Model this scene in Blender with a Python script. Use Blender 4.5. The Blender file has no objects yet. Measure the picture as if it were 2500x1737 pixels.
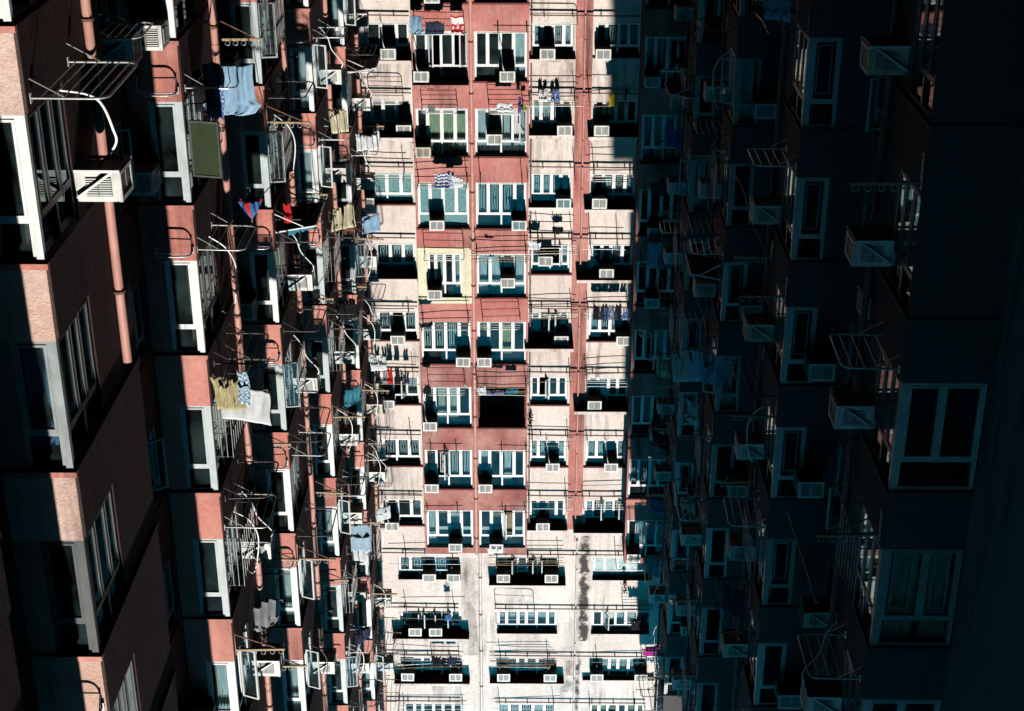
import bpy, bmesh, math, random
from mathutils import Vector, Matrix
from math import radians as R, sin, cos, tan, pi
random.seed(7)
S = bpy.context.scene
COL = S.collection

# ------------------------------------------------------------------ camera
# the photograph is a look-up shot turned by 180 degrees: the camera is rolled upside down
FPX = 3729.0
PITCH, YAW = R(25.0), R(0.487)
CAM = Vector((0, 0, 1.6))
FW = Vector((sin(YAW)*cos(PITCH), cos(YAW)*cos(PITCH), sin(PITCH)))
RT = Vector((cos(YAW), -sin(YAW), 0))
UP = RT.cross(FW)
cam_data = bpy.data.cameras.new('camera')
cam = bpy.data.objects.new('camera', cam_data); COL.objects.link(cam)
cam_data.sensor_width = 36.0
cam_data.lens = 36.0*FPX/2500
cam_data.clip_start = 0.1; cam_data.clip_end = 2000
cam.matrix_world = Matrix(((-RT.x, -UP.x, -FW.x, CAM.x), (-RT.y, -UP.y, -FW.y, CAM.y),
                           (-RT.z, -UP.z, -FW.z, CAM.z), (0, 0, 0, 1)))
S.camera = cam

# ------------------------------------------------------------------ light
SUN_EL, SUN_AZ = R(49), R(5.5)          # sun behind the camera, high
world = bpy.data.worlds.new("World"); S.world = world; world.use_nodes = True
nt = world.node_tree
sky = nt.nodes.new('ShaderNodeTexSky'); sky.sky_type = 'NISHITA'; sky.sun_disc = False
sky.sun_elevation = SUN_EL; sky.sun_rotation = pi + SUN_AZ
sky.ozone_density = 6.0; sky.dust_density = .3
hs = nt.nodes.new('ShaderNodeHueSaturation'); hs.inputs['Saturation'].default_value = 1.6; hs.inputs['Hue'].default_value = .452
nt.links.new(sky.outputs[0], hs.inputs['Color']); nt.links.new(hs.outputs[0], nt.nodes['Background'].inputs[0])
nt.nodes['Background'].inputs[1].default_value = 0.15
sl = bpy.data.lights.new('sun', 'SUN'); sl.energy = 4.7; sl.angle = R(0.53); sl.color = (1.0, 0.95, 0.88)
sun = bpy.data.objects.new('sun', sl); COL.objects.link(sun)
sdir = Vector((sin(SUN_AZ)*cos(SUN_EL), cos(SUN_AZ)*cos(SUN_EL), -sin(SUN_EL)))
sun.rotation_euler = sdir.to_track_quat('-Z', 'Y').to_euler()
S.view_settings.view_transform = 'Standard'; S.view_settings.look = 'None'
S.view_settings.exposure = 0.62; S.view_settings.gamma = 1.0
S.render.film_transparent = False
S.render.engine = 'CYCLES'
S.cycles.max_bounces = 6; S.cycles.diffuse_bounces = 0; S.cycles.glossy_bounces = 3
S.cycles.transparent_max_bounces = 10; S.cycles.caustics_reflective = False; S.cycles.caustics_refractive = False

# ------------------------------------------------------------------ projection helpers
def proj(p):
    v = Vector(p) - CAM
    d = v.dot(FW)
    if d < 0.2: return (-9999, -9999, d)
    return (1250 - FPX*v.dot(RT)/d, 868.5 + FPX*v.dot(UP)/d, d)
def onplane(px, py, y):
    d = FW*FPX - RT*(px-1250) + UP*(py-868.5)
    return CAM + d*((y-CAM.y)/d.y)

def zvis(x, y, z, m=140):
    px, py, d = proj((x, y, z)); return d > 1 and -m < py < 1737+m and -m < px < 2500+m
# ------------------------------------------------------------------ materials
MATS = {}
def newmat(name):
    m = bpy.data.materials.new(name); m.use_nodes = True
    MATS[name] = m
    return m, m.node_tree, m.node_tree.nodes['Principled BSDF']
def nd(t, typ, **kw):
    n = t.nodes.new(typ)
    for k, v in kw.items(): setattr(n, k, v)
    return n
def noise(t, scale, detail=4, rough=.6, vec=None, dims=None):
    n = nd(t, 'ShaderNodeTexNoise'); n.inputs['Scale'].default_value = scale
    n.inputs['Detail'].default_value = detail; n.inputs['Roughness'].default_value = rough
    if vec is not None: t.links.new(vec, n.inputs['Vector'])
    return n.outputs['Fac']
def ramp(t, fac, p0, p1, c0=(0,0,0,1), c1=(1,1,1,1)):
    n = nd(t, 'ShaderNodeValToRGB'); e = n.color_ramp.elements
    e[0].position = p0; e[1].position = p1; e[0].color = c0; e[1].color = c1
    t.links.new(fac, n.inputs[0]); return n.outputs[0]
def mixc(t, fac, a, b, blend='MIX'):
    n = nd(t, 'ShaderNodeMix', data_type='RGBA', blend_type=blend)
    if isinstance(fac, (int, float)): n.inputs[0].default_value = fac
    else: t.links.new(fac, n.inputs[0])
    for i, x in ((6, a), (7, b)):
        if isinstance(x, tuple): n.inputs[i].default_value = (*x, 1) if len(x) == 3 else x
        else: t.links.new(x, n.inputs[i])
    return n.outputs[2]
def math_(t, op, a, b=None, c=None):
    n = nd(t, 'ShaderNodeMath', operation=op)
    for i, x in enumerate((a, b, c)):
        if x is None: continue
        if isinstance(x, (int, float)): n.inputs[i].default_value = x
        else: t.links.new(x, n.inputs[i])
    return n.outputs[0]
def worldpos(t, scale=(1,1,1)):
    g = nd(t, 'ShaderNodeNewGeometry'); mp = nd(t, 'ShaderNodeMapping')
    mp.inputs['Scale'].default_value = scale
    t.links.new(g.outputs['Position'], mp.inputs[0]); return mp.outputs[0]
def bump(t, b, h, strength, dist):
    n = nd(t, 'ShaderNodeBump'); n.inputs['Strength'].default_value = strength
    n.inputs['Distance'].default_value = dist
    t.links.new(h, n.inputs['Height']); t.links.new(n.outputs[0], b.inputs['Normal'])
def plaster(name, base, pale, stain, streak_amt=.5, streak_lo=.56, streak_hi=.72, bump_s=.35, special=None, big=.35, vert=False):
    m, t, b = newmat(name)
    p1 = worldpos(t); ps = worldpos(t, (2.2, 2.2, .22)); pv = worldpos(t, (9, 9, .8))
    n1 = ramp(t, noise(t, big, 5, .62, p1), .38, .66)
    c = mixc(t, n1, base, pale)
    fine = ramp(t, noise(t, 9, 6, .7, p1), .3, .75, (.72,.71,.70,1), (1.08,1.08,1.08,1))
    c = mixc(t, .85, c, fine, 'MULTIPLY')
    # weathered runs below sills and pipes
    st = ramp(t, noise(t, 1.0, 6, .72, ps), streak_lo, streak_hi)
    st2 = ramp(t, noise(t, .28, 3, .5, p1), .42, .6)
    s = math_(t, 'MULTIPLY', math_(t, 'MULTIPLY', st, st2), streak_amt)
    c = mixc(t, s, c, stain)
    blot = math_(t, 'MULTIPLY', ramp(t, noise(t, 2.6, 7, .75, p1), .66, .78), .45)
    c = mixc(t, blot, c, stain)
    if special:
        sep = nd(t, 'ShaderNodeSeparateXYZ'); g = nd(t, 'ShaderNodeNewGeometry'); t.links.new(g.outputs['Position'], sep.inputs[0])
        wob = math_(t, 'MULTIPLY', math_(t, 'SUBTRACT', noise(t, .9, 5, .7, p1), .5), .5)
        for (xs, wd, z0, z1, amt) in special:
            dx = math_(t, 'ADD', math_(t, 'SUBTRACT', sep.outputs[0], xs), wob)
            gz = math_(t, 'MULTIPLY', math_(t, 'SMOOTH_MIN', math_(t, 'MAXIMUM', math_(t, 'SUBTRACT', sep.outputs[2], z0), 0.0), 1.0, .2),
                       math_(t, 'GREATER_THAN', z1, sep.outputs[2]))
            a = math_(t, 'POWER', 2.718, math_(t, 'MULTIPLY', math_(t, 'MULTIPLY', dx, dx), -1/(wd*wd)))
            br = ramp(t, noise(t, 2.6, 8, .8, p1), .40, .58)
            f = math_(t, 'MULTIPLY', math_(t, 'MULTIPLY', a, math_(t, 'MINIMUM', gz, 1.0)), math_(t, 'MULTIPLY', br, amt))
            c = mixc(t, math_(t, 'MINIMUM', f, .93), c, (.014,.013,.014))
    t.links.new(c, b.inputs['Base Color']); b.inputs['Roughness'].default_value = .9
    b.inputs['Specular IOR Level'].default_value = .25
    hb = math_(t, 'ADD', noise(t, 28, 5, .7, p1), math_(t, 'MULTIPLY', noise(t, 3, 4, .6, p1), 1.5))
    if vert: hb = math_(t, 'ADD', hb, math_(t, 'MULTIPLY', noise(t, .8, 4, .6, pv), 2.5))
    bump(t, b, hb, bump_s, .02)
    return m
def paint(name, col, rough=.45, var=.12, metal=0.0, scale=6, spec=.4, grime=0.0):
    m, t, b = newmat(name)
    p = worldpos(t, (1,1,.5))
    n1 = ramp(t, noise(t, scale, 5, .65, p), .3, .75)
    dk = tuple(max(0, c*(1-var*2.2)) for c in col)
    base = mixc(t, n1, dk, col)
    if grime:
        ps = worldpos(t, (5, 5, .7))
        gr_ = math_(t, 'MULTIPLY', ramp(t, noise(t, 1.3, 5, .7, ps), .5, .72), grime)
        base = mixc(t, gr_, base, (.16,.10,.06))
    t.links.new(base, b.inputs['Base Color'])
    t.links.new(math_(t, 'ADD', math_(t, 'MULTIPLY', noise(t, 14, 3, .6, p), .25), rough-.12), b.inputs['Roughness'])
    b.inputs['Metallic'].default_value = metal; b.inputs['Specular IOR Level'].default_value = spec
    return m
def cloth_mat(name, c1, c2=None, kind=None, scale=8, trans=.25):
    m, t, b = newmat(name)
    uv = nd(t, 'ShaderNodeUVMap').outputs[0]
    if c2 is None:
        c2 = tuple(x*.78 for x in c1)
    if kind == 'stripe':
        w = nd(t, 'ShaderNodeTexWave'); w.inputs['Scale'].default_value = scale; w.bands_direction = 'Y'
        w.inputs['Distortion'].default_value = .6
        t.links.new(uv, w.inputs[0]); c = ramp(t, w.outputs['Fac'], .48, .52, (*c1,1), (*c2,1))
    elif kind == 'check':
        w = nd(t, 'ShaderNodeTexChecker'); w.inputs['Scale'].default_value = scale
        w.inputs['Color1'].default_value = (*c1,1); w.inputs['Color2'].default_value = (*c2,1)
        t.links.new(uv, w.inputs[0]); c = w.outputs[0]
    elif kind == 'spots':
        w = nd(t, 'ShaderNodeTexVoronoi'); w.inputs['Scale'].default_value = scale
        t.links.new(uv, w.inputs['Vector']); c = ramp(t, w.outputs['Distance'], .28, .36, (*c2,1), (*c1,1))
    else:
        c = mixc(t, ramp(t, noise(t, 3, 4, .6, uv), .35, .7), c1, c2)
    t.links.new(c, b.inputs['Base Color']); b.inputs['Roughness'].default_value = .95
    b.inputs['Specular IOR Level'].default_value = .1
    tr = nd(t, 'ShaderNodeBsdfTranslucent'); t.links.new(c, tr.inputs[0])
    mx = nd(t, 'ShaderNodeMixShader'); mx.inputs[0].default_value = trans
    t.links.new(b.outputs[0], mx.inputs[1]); t.links.new(tr.outputs[0], mx.inputs[2])
    t.links.new(mx.outputs[0], t.nodes['Material Output'].inputs[0])
    return m
def glass_mat(name, tint=(.80,.90,.92), rough=.02):
    m, t, b = newmat(name); t.nodes.remove(b)
    tr = nd(t, 'ShaderNodeBsdfTransparent'); tr.inputs[0].default_value = (*tint, 1)
    gl = nd(t, 'ShaderNodeBsdfGlossy'); gl.inputs['Roughness'].default_value = rough; gl.inputs[0].default_value = (.66,.76,.76,1)
    fr = nd(t, 'ShaderNodeLayerWeight'); fr.inputs[0].default_value = .5
    p = worldpos(t)
    bp = nd(t, 'ShaderNodeBump'); bp.inputs['Strength'].default_value = .05; bp.inputs['Distance'].default_value = .03
    t.links.new(noise(t, 1.3, 2, .5, p), bp.inputs['Height'])
    t.links.new(bp.outputs[0], gl.inputs['Normal']); t.links.new(bp.outputs[0], fr.inputs['Normal'])
    mx = nd(t, 'ShaderNodeMixShader'); t.links.new(math_(t, 'ADD', math_(t, 'MULTIPLY', math_(t, 'POWER', fr.outputs['Facing'], 5.0), .9), .028), mx.inputs[0])
    t.links.new(tr.outputs[0], mx.inputs[1]); t.links.new(gl.outputs[0], mx.inputs[2])
    # dust on the pane
    df = nd(t, 'ShaderNodeBsdfDiffuse'); df.inputs[0].default_value = (.30,.46,.48,1)
    mx2 = nd(t, 'ShaderNodeMixShader')
    t.links.new(math_(t, 'MULTIPLY', ramp(t, noise(t, 1.1, 4, .6, p), .35, .75), .05), mx2.inputs[0])
    t.links.new(mx.outputs[0], mx2.inputs[1]); t.links.new(df.outputs[0], mx2.inputs[2])
    t.links.new(mx2.outputs[0], t.nodes['Material Output'].inputs[0])
    return m
X_STAIN = onplane(1427, 1400, 53).x
Z_T0 = onplane(1427, 1290, 53).z; Z_T1 = onplane(1427, 1565, 53).z
X_PIPE2 = onplane(1403, 1600, 53).x; X_PIPE1 = onplane(1171, 1400, 53).x
plaster('white_plaster', (.68,.575,.52), (.80,.725,.67), (.13,.10,.09), .85, .48, .68, .45,
        special=[(X_STAIN, .17, Z_T0, Z_T1, 2.6), (X_PIPE2-.12, .10, onplane(1400,1560,53).z, 48, 1.1), (X_PIPE2+.25, .3, onplane(1400,1560,53).z, onplane(1400,1690,53).z, .7),
                 (X_PIPE1+.35, .3, onplane(1170,1350,53).z, onplane(1170,1600,53).z, .45), (onplane(1270,1480,53).x, .5, onplane(1270,1425,53).z, onplane(1270,1480,53).z, .6)])
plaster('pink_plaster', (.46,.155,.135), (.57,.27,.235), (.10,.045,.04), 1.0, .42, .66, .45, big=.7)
plaster('old_pink_plaster', (.33,.105,.092), (.50,.27,.235), (.06,.03,.03), 1.0, .40, .64, .5, big=.8)
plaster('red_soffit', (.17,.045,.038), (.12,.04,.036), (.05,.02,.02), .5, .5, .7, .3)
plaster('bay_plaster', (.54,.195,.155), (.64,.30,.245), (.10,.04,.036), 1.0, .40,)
plaster('far_wall_plaster', (.30,.31,.32), (.36,.37,.38), (.06,.06,.06), .9, .46, .66, .4)
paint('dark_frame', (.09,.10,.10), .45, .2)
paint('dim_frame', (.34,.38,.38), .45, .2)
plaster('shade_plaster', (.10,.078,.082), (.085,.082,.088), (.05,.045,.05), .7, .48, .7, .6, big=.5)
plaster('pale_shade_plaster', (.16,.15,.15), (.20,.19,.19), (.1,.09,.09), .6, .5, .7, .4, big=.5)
plaster('court_plaster', (.055,.022,.022), (.04,.021,.023), (.010,.007,.008), .9, .42, .66, .22, big=.6, vert=True)  # bay plaster darkened, the shade of the court faces is in its colour
plaster('pale_bay_plaster', (.60,.38,.31), (.70,.54,.47), (.16,.09,.08), .8, .46, .68, .8, big=.6)
plaster('cream_plaster', (.70,.66,.45), (.76,.73,.58), (.18,.14,.08), .6, .5, .68, .3)
plaster('concrete', (.28,.24,.22), (.34,.30,.28), (.1,.08,.08), .5, .5, .7, .4)
plaster('asphalt', (.05,.05,.052), (.06,.06,.06), (.03,.03,.03), .4, .5, .7, .3)
paint('white_frame', (.80,.82,.81), .4, .10, grime=.35)
paint('grey_frame', (.52,.58,.58), .42, .14)
paint('ac_white', (.76,.77,.73), .5, .12, grime=.6)
paint('ac_beige', (.62,.58,.47), .5, .14, grime=.75)
paint('ac_teal', (.30,.56,.58), .5, .12)
paint('ac_vent', (.20,.24,.25), .6, .2)
paint('ac_vent_pale', (.50,.58,.58), .55, .15)
paint('dark_metal', (.06,.055,.055), .5, .2)
paint('rust', (.22,.10,.06), .8, .3, scale=20)
paint('galvanised', (.55,.56,.55), .38, .2, .5)
paint('pale_bamboo', (.80,.70,.58), .5, .15)  # lighter bamboo tone, painted to look sunlit
paint('bamboo', (.50,.34,.19), .6, .3, scale=14)
paint('pink_pipe_paint', (.64,.32,.26), .5, .16)
paint('white_pipe_paint', (.74,.66,.62), .5, .2)
paint('brown_pipe_paint', (.24,.13,.11), .6, .25)
paint('plastic_white', (.78,.78,.76), .4, .05)
paint('grille_metal', (.62,.68,.67), .4, .1)
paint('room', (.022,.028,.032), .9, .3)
paint('green_panel', (.030,.045,.018), .7, .12, spec=.2)
paint('awning_sheet', (.20,.22,.22), .55, .3)
paint('leaf', (.06,.10,.03), .6, .3)
paint('terracotta', (.36,.14,.08), .8, .2)
glass_mat('glass')
m, t, b = newmat('frosted')
v = nd(t, 'ShaderNodeTexVoronoi'); v.inputs['Scale'].default_value = 26; t.links.new(worldpos(t), v.inputs['Vector'])
t.links.new(ramp(t, v.outputs['Distance'], .15, .6, (.02,.07,.08,1), (.15,.29,.30,1)), b.inputs['Base Color'])
b.inputs['Roughness'].default_value = .25; bump(t, b, v.outputs['Distance'], .4, .01)
cur = {}
for nme, c1 in dict(cream=(.66,.62,.46), white=(.78,.80,.78), green=(.54,.55,.32), purple=(.36,.13,.46), blue=(.16,.25,.40), brown=(.36,.30,.20), yellow=(.55,.50,.20)).items():
    cur[nme] = cloth_mat('curtain_'+nme, c1, tuple(x*.62 for x in c1), None)
for nme, a in dict(lightblue=((.30,.48,.66),), skyblue=((.50,.74,.92),(.36,.6,.85)), paleteal=((.66,.76,.74),), white=((.80,.82,.84),), navy=((.022,.03,.06),(.05,.07,.12)), black=((.018,.018,.022),), red=((.60,.03,.03),),
                   stripe=((.75,.77,.80),(.05,.08,.25),'stripe',1.3), stripe2=((.75,.77,.80),(.04,.12,.30),'stripe',2.2), check=((.60,.72,.78),(.12,.25,.38),'check',11),
                   floral=((.10,.16,.40),(.70,.75,.80),'spots',9), khaki=((.52,.46,.26),(.30,.26,.12)), teal=((.05,.22,.30),), grey=((.30,.31,.33),), magenta=((.50,.04,.30),(.25,.02,.18),'spots',12),
                   yellow=((.55,.38,.03),), cream=((.66,.60,.42),(.45,.40,.24)), maroon=((.16,.025,.03),), purple=((.16,.08,.35),), blue=((.06,.16,.42),),
                   redwhite=((.80,.80,.80),(.60,.03,.03),'stripe',.35), lime=((.30,.50,.06),)).items():
    cloth_mat('cloth_'+nme, *a)

# ------------------------------------------------------------------ mesh builder
class MB:
    def __init__(s): s.v = []; s.f = []; s.mi = []; s.mats = []; s.sm = []; s.uv = {}; s.T = Matrix.Identity(4)
    def m(s, name):
        if name not in s.mats: s.mats.append(name)
        return s.mats.index(name)
    def add(s, vs, fs, mat, smooth=False, uvs=None):
        o = len(s.v); k = s.m(mat)
        s.v += [tuple(s.T @ Vector(p)) for p in vs]
        for f in fs:
            s.f.append(tuple(i+o for i in f)); s.mi.append(k); s.sm.append(smooth)
        if uvs:
            for i, u in enumerate(uvs): s.uv[i+o] = u
    def box(s, x0, x1, y0, y1, z0, z1, mat):
        if x0 > x1: x0, x1 = x1, x0
        if y0 > y1: y0, y1 = y1, y0
        if z0 > z1: z0, z1 = z1, z0
        s.add([(x0,y0,z0),(x1,y0,z0),(x1,y1,z0),(x0,y1,z0),(x0,y0,z1),(x1,y0,z1),(x1,y1,z1),(x0,y1,z1)],
              [(0,3,2,1),(4,5,6,7),(0,1,5,4),(1,2,6,5),(2,3,7,6),(3,0,4,7)], mat)
    def bar(s, p, q, w, h, mat):
        p = Vector(p); q = Vector(q); d = (q-p).normalized()
        a = d.cross(Vector((0,0,1)) if abs(d.z) < .9 else Vector((1,0,0))).normalized()*w/2
        c = a.cross(d).normalized()*h/2
        s.add([p-a-c,p+a-c,p+a+c,p-a+c,q-a-c,q+a-c,q+a+c,q-a+c],
              [(3,2,1,0),(4,5,6,7),(0,1,5,4),(1,2,6,5),(2,3,7,6),(3,0,4,7)], mat)
    def tube(s, pts, r, mat, n=7, cap=True):
        pts = [Vector(p) for p in pts]; vs = []; fs = []
        ref = None
        for i, p in enumerate(pts):
            d = (pts[min(i+1, len(pts)-1)] - pts[max(i-1, 0)]).normalized()
            if ref is None or abs(ref.dot(d)) > .95: ref = Vector((0,0,1)) if abs(d.z) < .9 else Vector((1,0,0))
            a = d.cross(ref).normalized(); c = a.cross(d)
            for k in range(n):
                g = 2*pi*k/n; vs.append(p + a*cos(g)*r + c*sin(g)*r)
        for i in range(len(pts)-1):
            for k in range(n):
                fs.append((i*n+k, i*n+(k+1) % n, (i+1)*n+(k+1) % n, (i+1)*n+k))
        s.add(vs, fs, mat, True)
        if cap: s.add(vs[:n], [tuple(range(n-1, -1, -1))], mat); s.add(vs[-n:], [tuple(range(n))], mat)
    def ring(s, c, r, tr, mat, n=12):
        s.tube([(c[0]+cos(2*pi*i/n)*r, c[1], c[2]+sin(2*pi*i/n)*r) for i in range(n+1)], tr, mat, 5, False)
    def build(s, name, parent=None, loc=None):
        me = bpy.data.meshes.new(name); me.from_pydata(s.v, [], s.f)
        for k in s.mats: me.materials.append(MATS[k])
        me.polygons.foreach_set('material_index', s.mi); me.polygons.foreach_set('use_smooth', s.sm)
        if s.uv:
            l = me.uv_layers.new(name='UVMap')
            for lp in me.loops:
                l.data[lp.index].uv = s.uv.get(lp.vertex_index, (0, 0))
        me.update()
        o = bpy.data.objects.new(name, me); COL.objects.link(o)
        if parent: o.parent = parent
        if loc: o.location = loc
        return o
def rotz(loc, a): return Matrix.Translation(loc) @ Matrix.Rotation(a, 4, 'Z')
def empty(name, loc=(0,0,0), rz=0, parent=None):
    o = bpy.data.objects.new(name, None); COL.objects.link(o); o.empty_display_size = .2
    o.location = loc; o.rotation_euler = (0, 0, rz)
    if parent: o.parent = parent
    return o
def tag(o, label=None, cat=None, group=None, kind=None):
    if label: o['label'] = label
    if cat: o['category'] = cat
    if group: o['group'] = group
    if kind: o['kind'] = kind
def copy_tree(o, parent=None, loc=None, rz=None):
    c = o.copy(); COL.objects.link(c)
    c.parent = parent
    if loc is not None: c.location = loc
    if rz is not None: c.rotation_euler = (0, 0, rz)
    for ch in KIDS.get(o.name, []): copy_tree(ch, c)
    return c
KIDS = {}
def kids(o, *chs):
    KIDS.setdefault(o.name, []).extend(chs)

# registry: things of one column get their ordinal from where they stand in the picture
REG = []
def reg(o, desc, where, cat, group, ref=None):
    REG.append(dict(o=o, desc=desc, where=where, cat=cat, group=group, ref=ref))

# ------------------------------------------------------------------ levels
D = 53.0                                  # distance of the end facade
L0, FH = 15.5, 2.735
def L(k): return L0 + FH*k
ROOF = 44.8

# ------------------------------------------------------------------ window geometry (local: u right, outward -y, z up)
def window_geo(fr, gl, cu, gr, w, h, n=4, tr=.42, open_=(), curtain=None, seed=0, frost=False, grille=(), gstyle=0, noglass=(), fm='white_frame', drop=None, tmull=2):
    rnd = random.Random(seed)
    F = .062
    fr.box(-w/2, w/2, -.05, .05, 0, F*.8, fm); fr.box(-w/2, w/2, -.05, .05, h-F, h, fm)
    fr.box(-w/2, -w/2+F, -.05, .05, F*.8, h-F, fm); fr.box(w/2-F, w/2, -.05, .05, F*.8, h-F, fm)
    zt = h - tr
    if tr: fr.box(-w/2+F, w/2-F, -.052, .05, zt-F/2, zt+F/2, fm)
    else: zt = h-F+F/2
    us = [-w/2 + w*(i+(rnd.uniform(-.09,.09) if 0 < i < n else 0))/n for i in range(n+1)]
    for i in range(1, n):
        fr.box(us[i]-F*.45, us[i]+F*.45, -.054, .05, F*.8, zt-F/2, fm)
    if tr:
        for i in range(1, tmull):
            u = -w/2+w*i/tmull
            fr.box(u-F/2, u+F/2, -.054, .05, zt+F/2, h-F, fm)
        gl.box(-w/2+F, w/2-F, -.006, .006, zt+F/2, h-F, 'frosted' if frost else 'glass')
    for i in range(n):
        a, b = us[i]+F*.45, us[i+1]-F*.45
        if i == 0: a = -w/2+F
        if i == n-1: b = w/2-F
        z0, z1 = F*.8, zt-F/2
        S_ = .034
        if i in noglass: continue
        if i in open_:
            T0 = fr.T.copy(); g = R(rnd.choice((55, 68, 80)))
            Tl = Matrix.Translation((a, -.055, 0)) @ Matrix.Rotation(-g, 4, 'Z') if rnd.random() < .5 else Matrix.Translation((b, -.055, 0)) @ Matrix.Rotation(pi+g, 4, 'Z')
            fr.T = T0 @ Tl; gl.T = fr.T
            W = b-a
        else:
            T0 = fr.T.copy(); fr.T = T0 @ Matrix.Translation((a, 0, 0)); gl.T = fr.T; W = b-a
        d0 = -.06
        fr.box(0, S_, d0, d0+.04, z0+.004, z1-.004, fm); fr.box(W-S_, W, d0, d0+.04, z0+.004, z1-.004, fm)
        fr.box(S_, W-S_, d0, d0+.04, z0+.004, z0+S_, fm); fr.box(S_, W-S_, d0, d0+.04, z1-S_, z1-.004, fm)
        gl.box(S_, W-S_, d0+.016, d0+.022, z0+S_, z1-S_, 'frosted' if frost else 'glass')
        fr.T = T0; gl.T = T0
    # guard grille behind the panes
    if gr is not None:
        for i in grille:
            a, b = us[i]+.075, us[i+1]-.075
            z0, z1 = .13, zt-.11; y = .03; q = .011
            def rect(x0, x1, y0, y1):
                gr.box(x0, x1, y-q, y+q, y0-q, y0+q, 'grille_metal'); gr.box(x0, x1, y-q, y+q, y1-q, y1+q, 'grille_metal')
                gr.box(x0-q, x0+q, y-q, y+q, y0-q, y1+q, 'grille_metal'); gr.box(x1-q, x1+q, y-q, y+q, y0-q, y1+q, 'grille_metal')
            mx = (b-a)*.2
            rect(a+mx, b-mx, z0+.04, z1-.04)
            x0, x1 = a+mx*1.9, b-mx*1.9
            if gstyle: pass
            elif rnd.random() < .6:
                gr.bar((x0, y, z0+.09), (x1, y, z1-.09), .016, .016, 'grille_metal'); gr.bar((x1, y, z0+.09), (x0, y, z1-.09), .016, .016, 'grille_metal')
                gr.bar((x0, y, z0+.09), (x1, y, z0+.09), .016, .016, 'grille_metal'); gr.bar((x0, y, z1-.09), (x1, y, z1-.09), .016, .016, 'grille_metal')
            else:
                rect(x0, x1, z0+.12, z1-.12)
    # curtains inside
    if cu is not None and curtain:
        for i in range(n):
            if i in open_ and rnd.random() < .6: continue
            if rnd.random() < .3: continue
            a, b = us[i]+.03, us[i+1]-.03
            top = h-.02
            bot = (.02 if drop is None else h*drop) + rnd.uniform(0, .12)
            tw = rnd.random() < .3
            N = 26; M_ = 7; vs = []; uvs = []; fs = []
            ph = rnd.uniform(0, 6)
            for j in range(M_+1):
                vz = j/M_; z = top + (bot-top)*vz
                for k in range(N+1):
                    uu = k/N
                    squeeze = 1 - (.45*sin(vz*pi*.8) if tw else 0)
                    x = a + (b-a)*((uu-.5)*squeeze+.5)
                    yy = .13 + .022*sin(uu*2*pi*5+ph+vz) + .012*sin(uu*2*pi*11+vz*2)
                    vs.append((x, yy, z + (.012*sin(uu*30+ph) if j == M_ else 0))); uvs.append((uu, vz))
            for j in range(M_):
                for k in range(N):
                    q = j*(N+1)+k; fs.append((q, q+1, q+N+2, q+N+1))
            cu.add(vs, fs, 'curtain_'+curtain, True, uvs)
def make_window(parent, off, loc, rz, label=None, **kw):
    fr, gl, cu, gr = MB(), MB(), MB(), MB()
    window_geo(fr, gl, cu, gr, **kw)
    o = fr.build('window', parent, Vector(loc)-off); o.rotation_euler.z = rz
    g = gl.build('pane', o)
    if cu.f: cu.build('curtain', o)
    if gr.f: gr.build('grille', o)
    return o

# ------------------------------------------------------------------ air conditioners
def make_ac(body, vent, bracket=True, hose=False, dirty=False):
    """outward -y; the back at y=0, base at z=0"""
    root = empty('air_conditioner')
    c = MB(); w, h, p = .52, .375, .54
    c.box(-w/2, w/2, -p+.03, .06, .012, h, body)
    # raised front rim
    c.box(-w/2-.008, w/2+.008, -p-.02, -p+.03, h-.05, h+.008, body); c.box(-w/2-.008, w/2+.008, -p-.02, -p+.03, 0, .045, body)
    c.box(-w/2-.008, -w/2+.045, -p-.02, -p+.03, .045, h-.05, body); c.box(w/2-.045, w/2+.008, -p-.02, -p+.03, .045, h-.05, body)
    c.box(-w/2+.01, w/2-.01, -p+.05, .0, h+.001, h+.012, body)
    cas = c.build('casing', root)
    g = MB()
    g.box(-w/2+.045, w/2-.045, -p+.012, -p+.029, .045, h-.05, vent)
    for i in range(8):
        z = .062+i*.034
        g.box(-w/2+.047, w/2-.047, -p-.012, -p+.011, z, z+.013, body if vent != 'ac_teal' else 'ac_teal')
    g.box(-.012, .012, -p-.014, -p-.012, .05, h-.055, body)
    gr = g.build('grille', root)
    ks = [cas, gr]
    for sx in (-1, 1):
        s = MB(); x = sx*w/2
        s.box(x, x+sx*.006, -p+.10, -p+.42, .07, h-.06, 'ac_vent')
        for i in range(8):
            z = .082+i*.029
            s.box(x+sx*.006, x+sx*.016, -p+.105, -p+.255, z, z+.014, body); s.box(x+sx*.006, x+sx*.016, -p+.275, -p+.415, z, z+.014, body)
        ks.append(s.build('side_louvre', root))
    if bracket:
        b = MB()
        for sx in (-1, 1):
            x = sx*(w/2+.035)
            b.box(x-.016, x+.016, -p-.02, .0, -.035, 0, 'white_frame')
            b.bar((x, -p+.06, -.015), (x, -.01, h*.86), .03, .03, 'white_frame')
        b.box(-w/2-.02, w/2+.02, -p-.0, -p+.04, -.038, -.004, 'white_frame')
        ks.append(b.build('bracket', root))
    if hose:
        hb = MB(); pts = [(.1, -p+.1, -.0), (.12, -p-.02, -.05), (.16, -p-.04, -.22), (.2, -p+.2, -.55), (.26, -.25, -.9), (.27, -.08, -1.15)]
        hb.tube(smooth_path(pts), .014, 'plastic_white', 6)
        ks.append(hb.build('drain_hose', root))
    kids(root, *ks)
    return root
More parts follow.
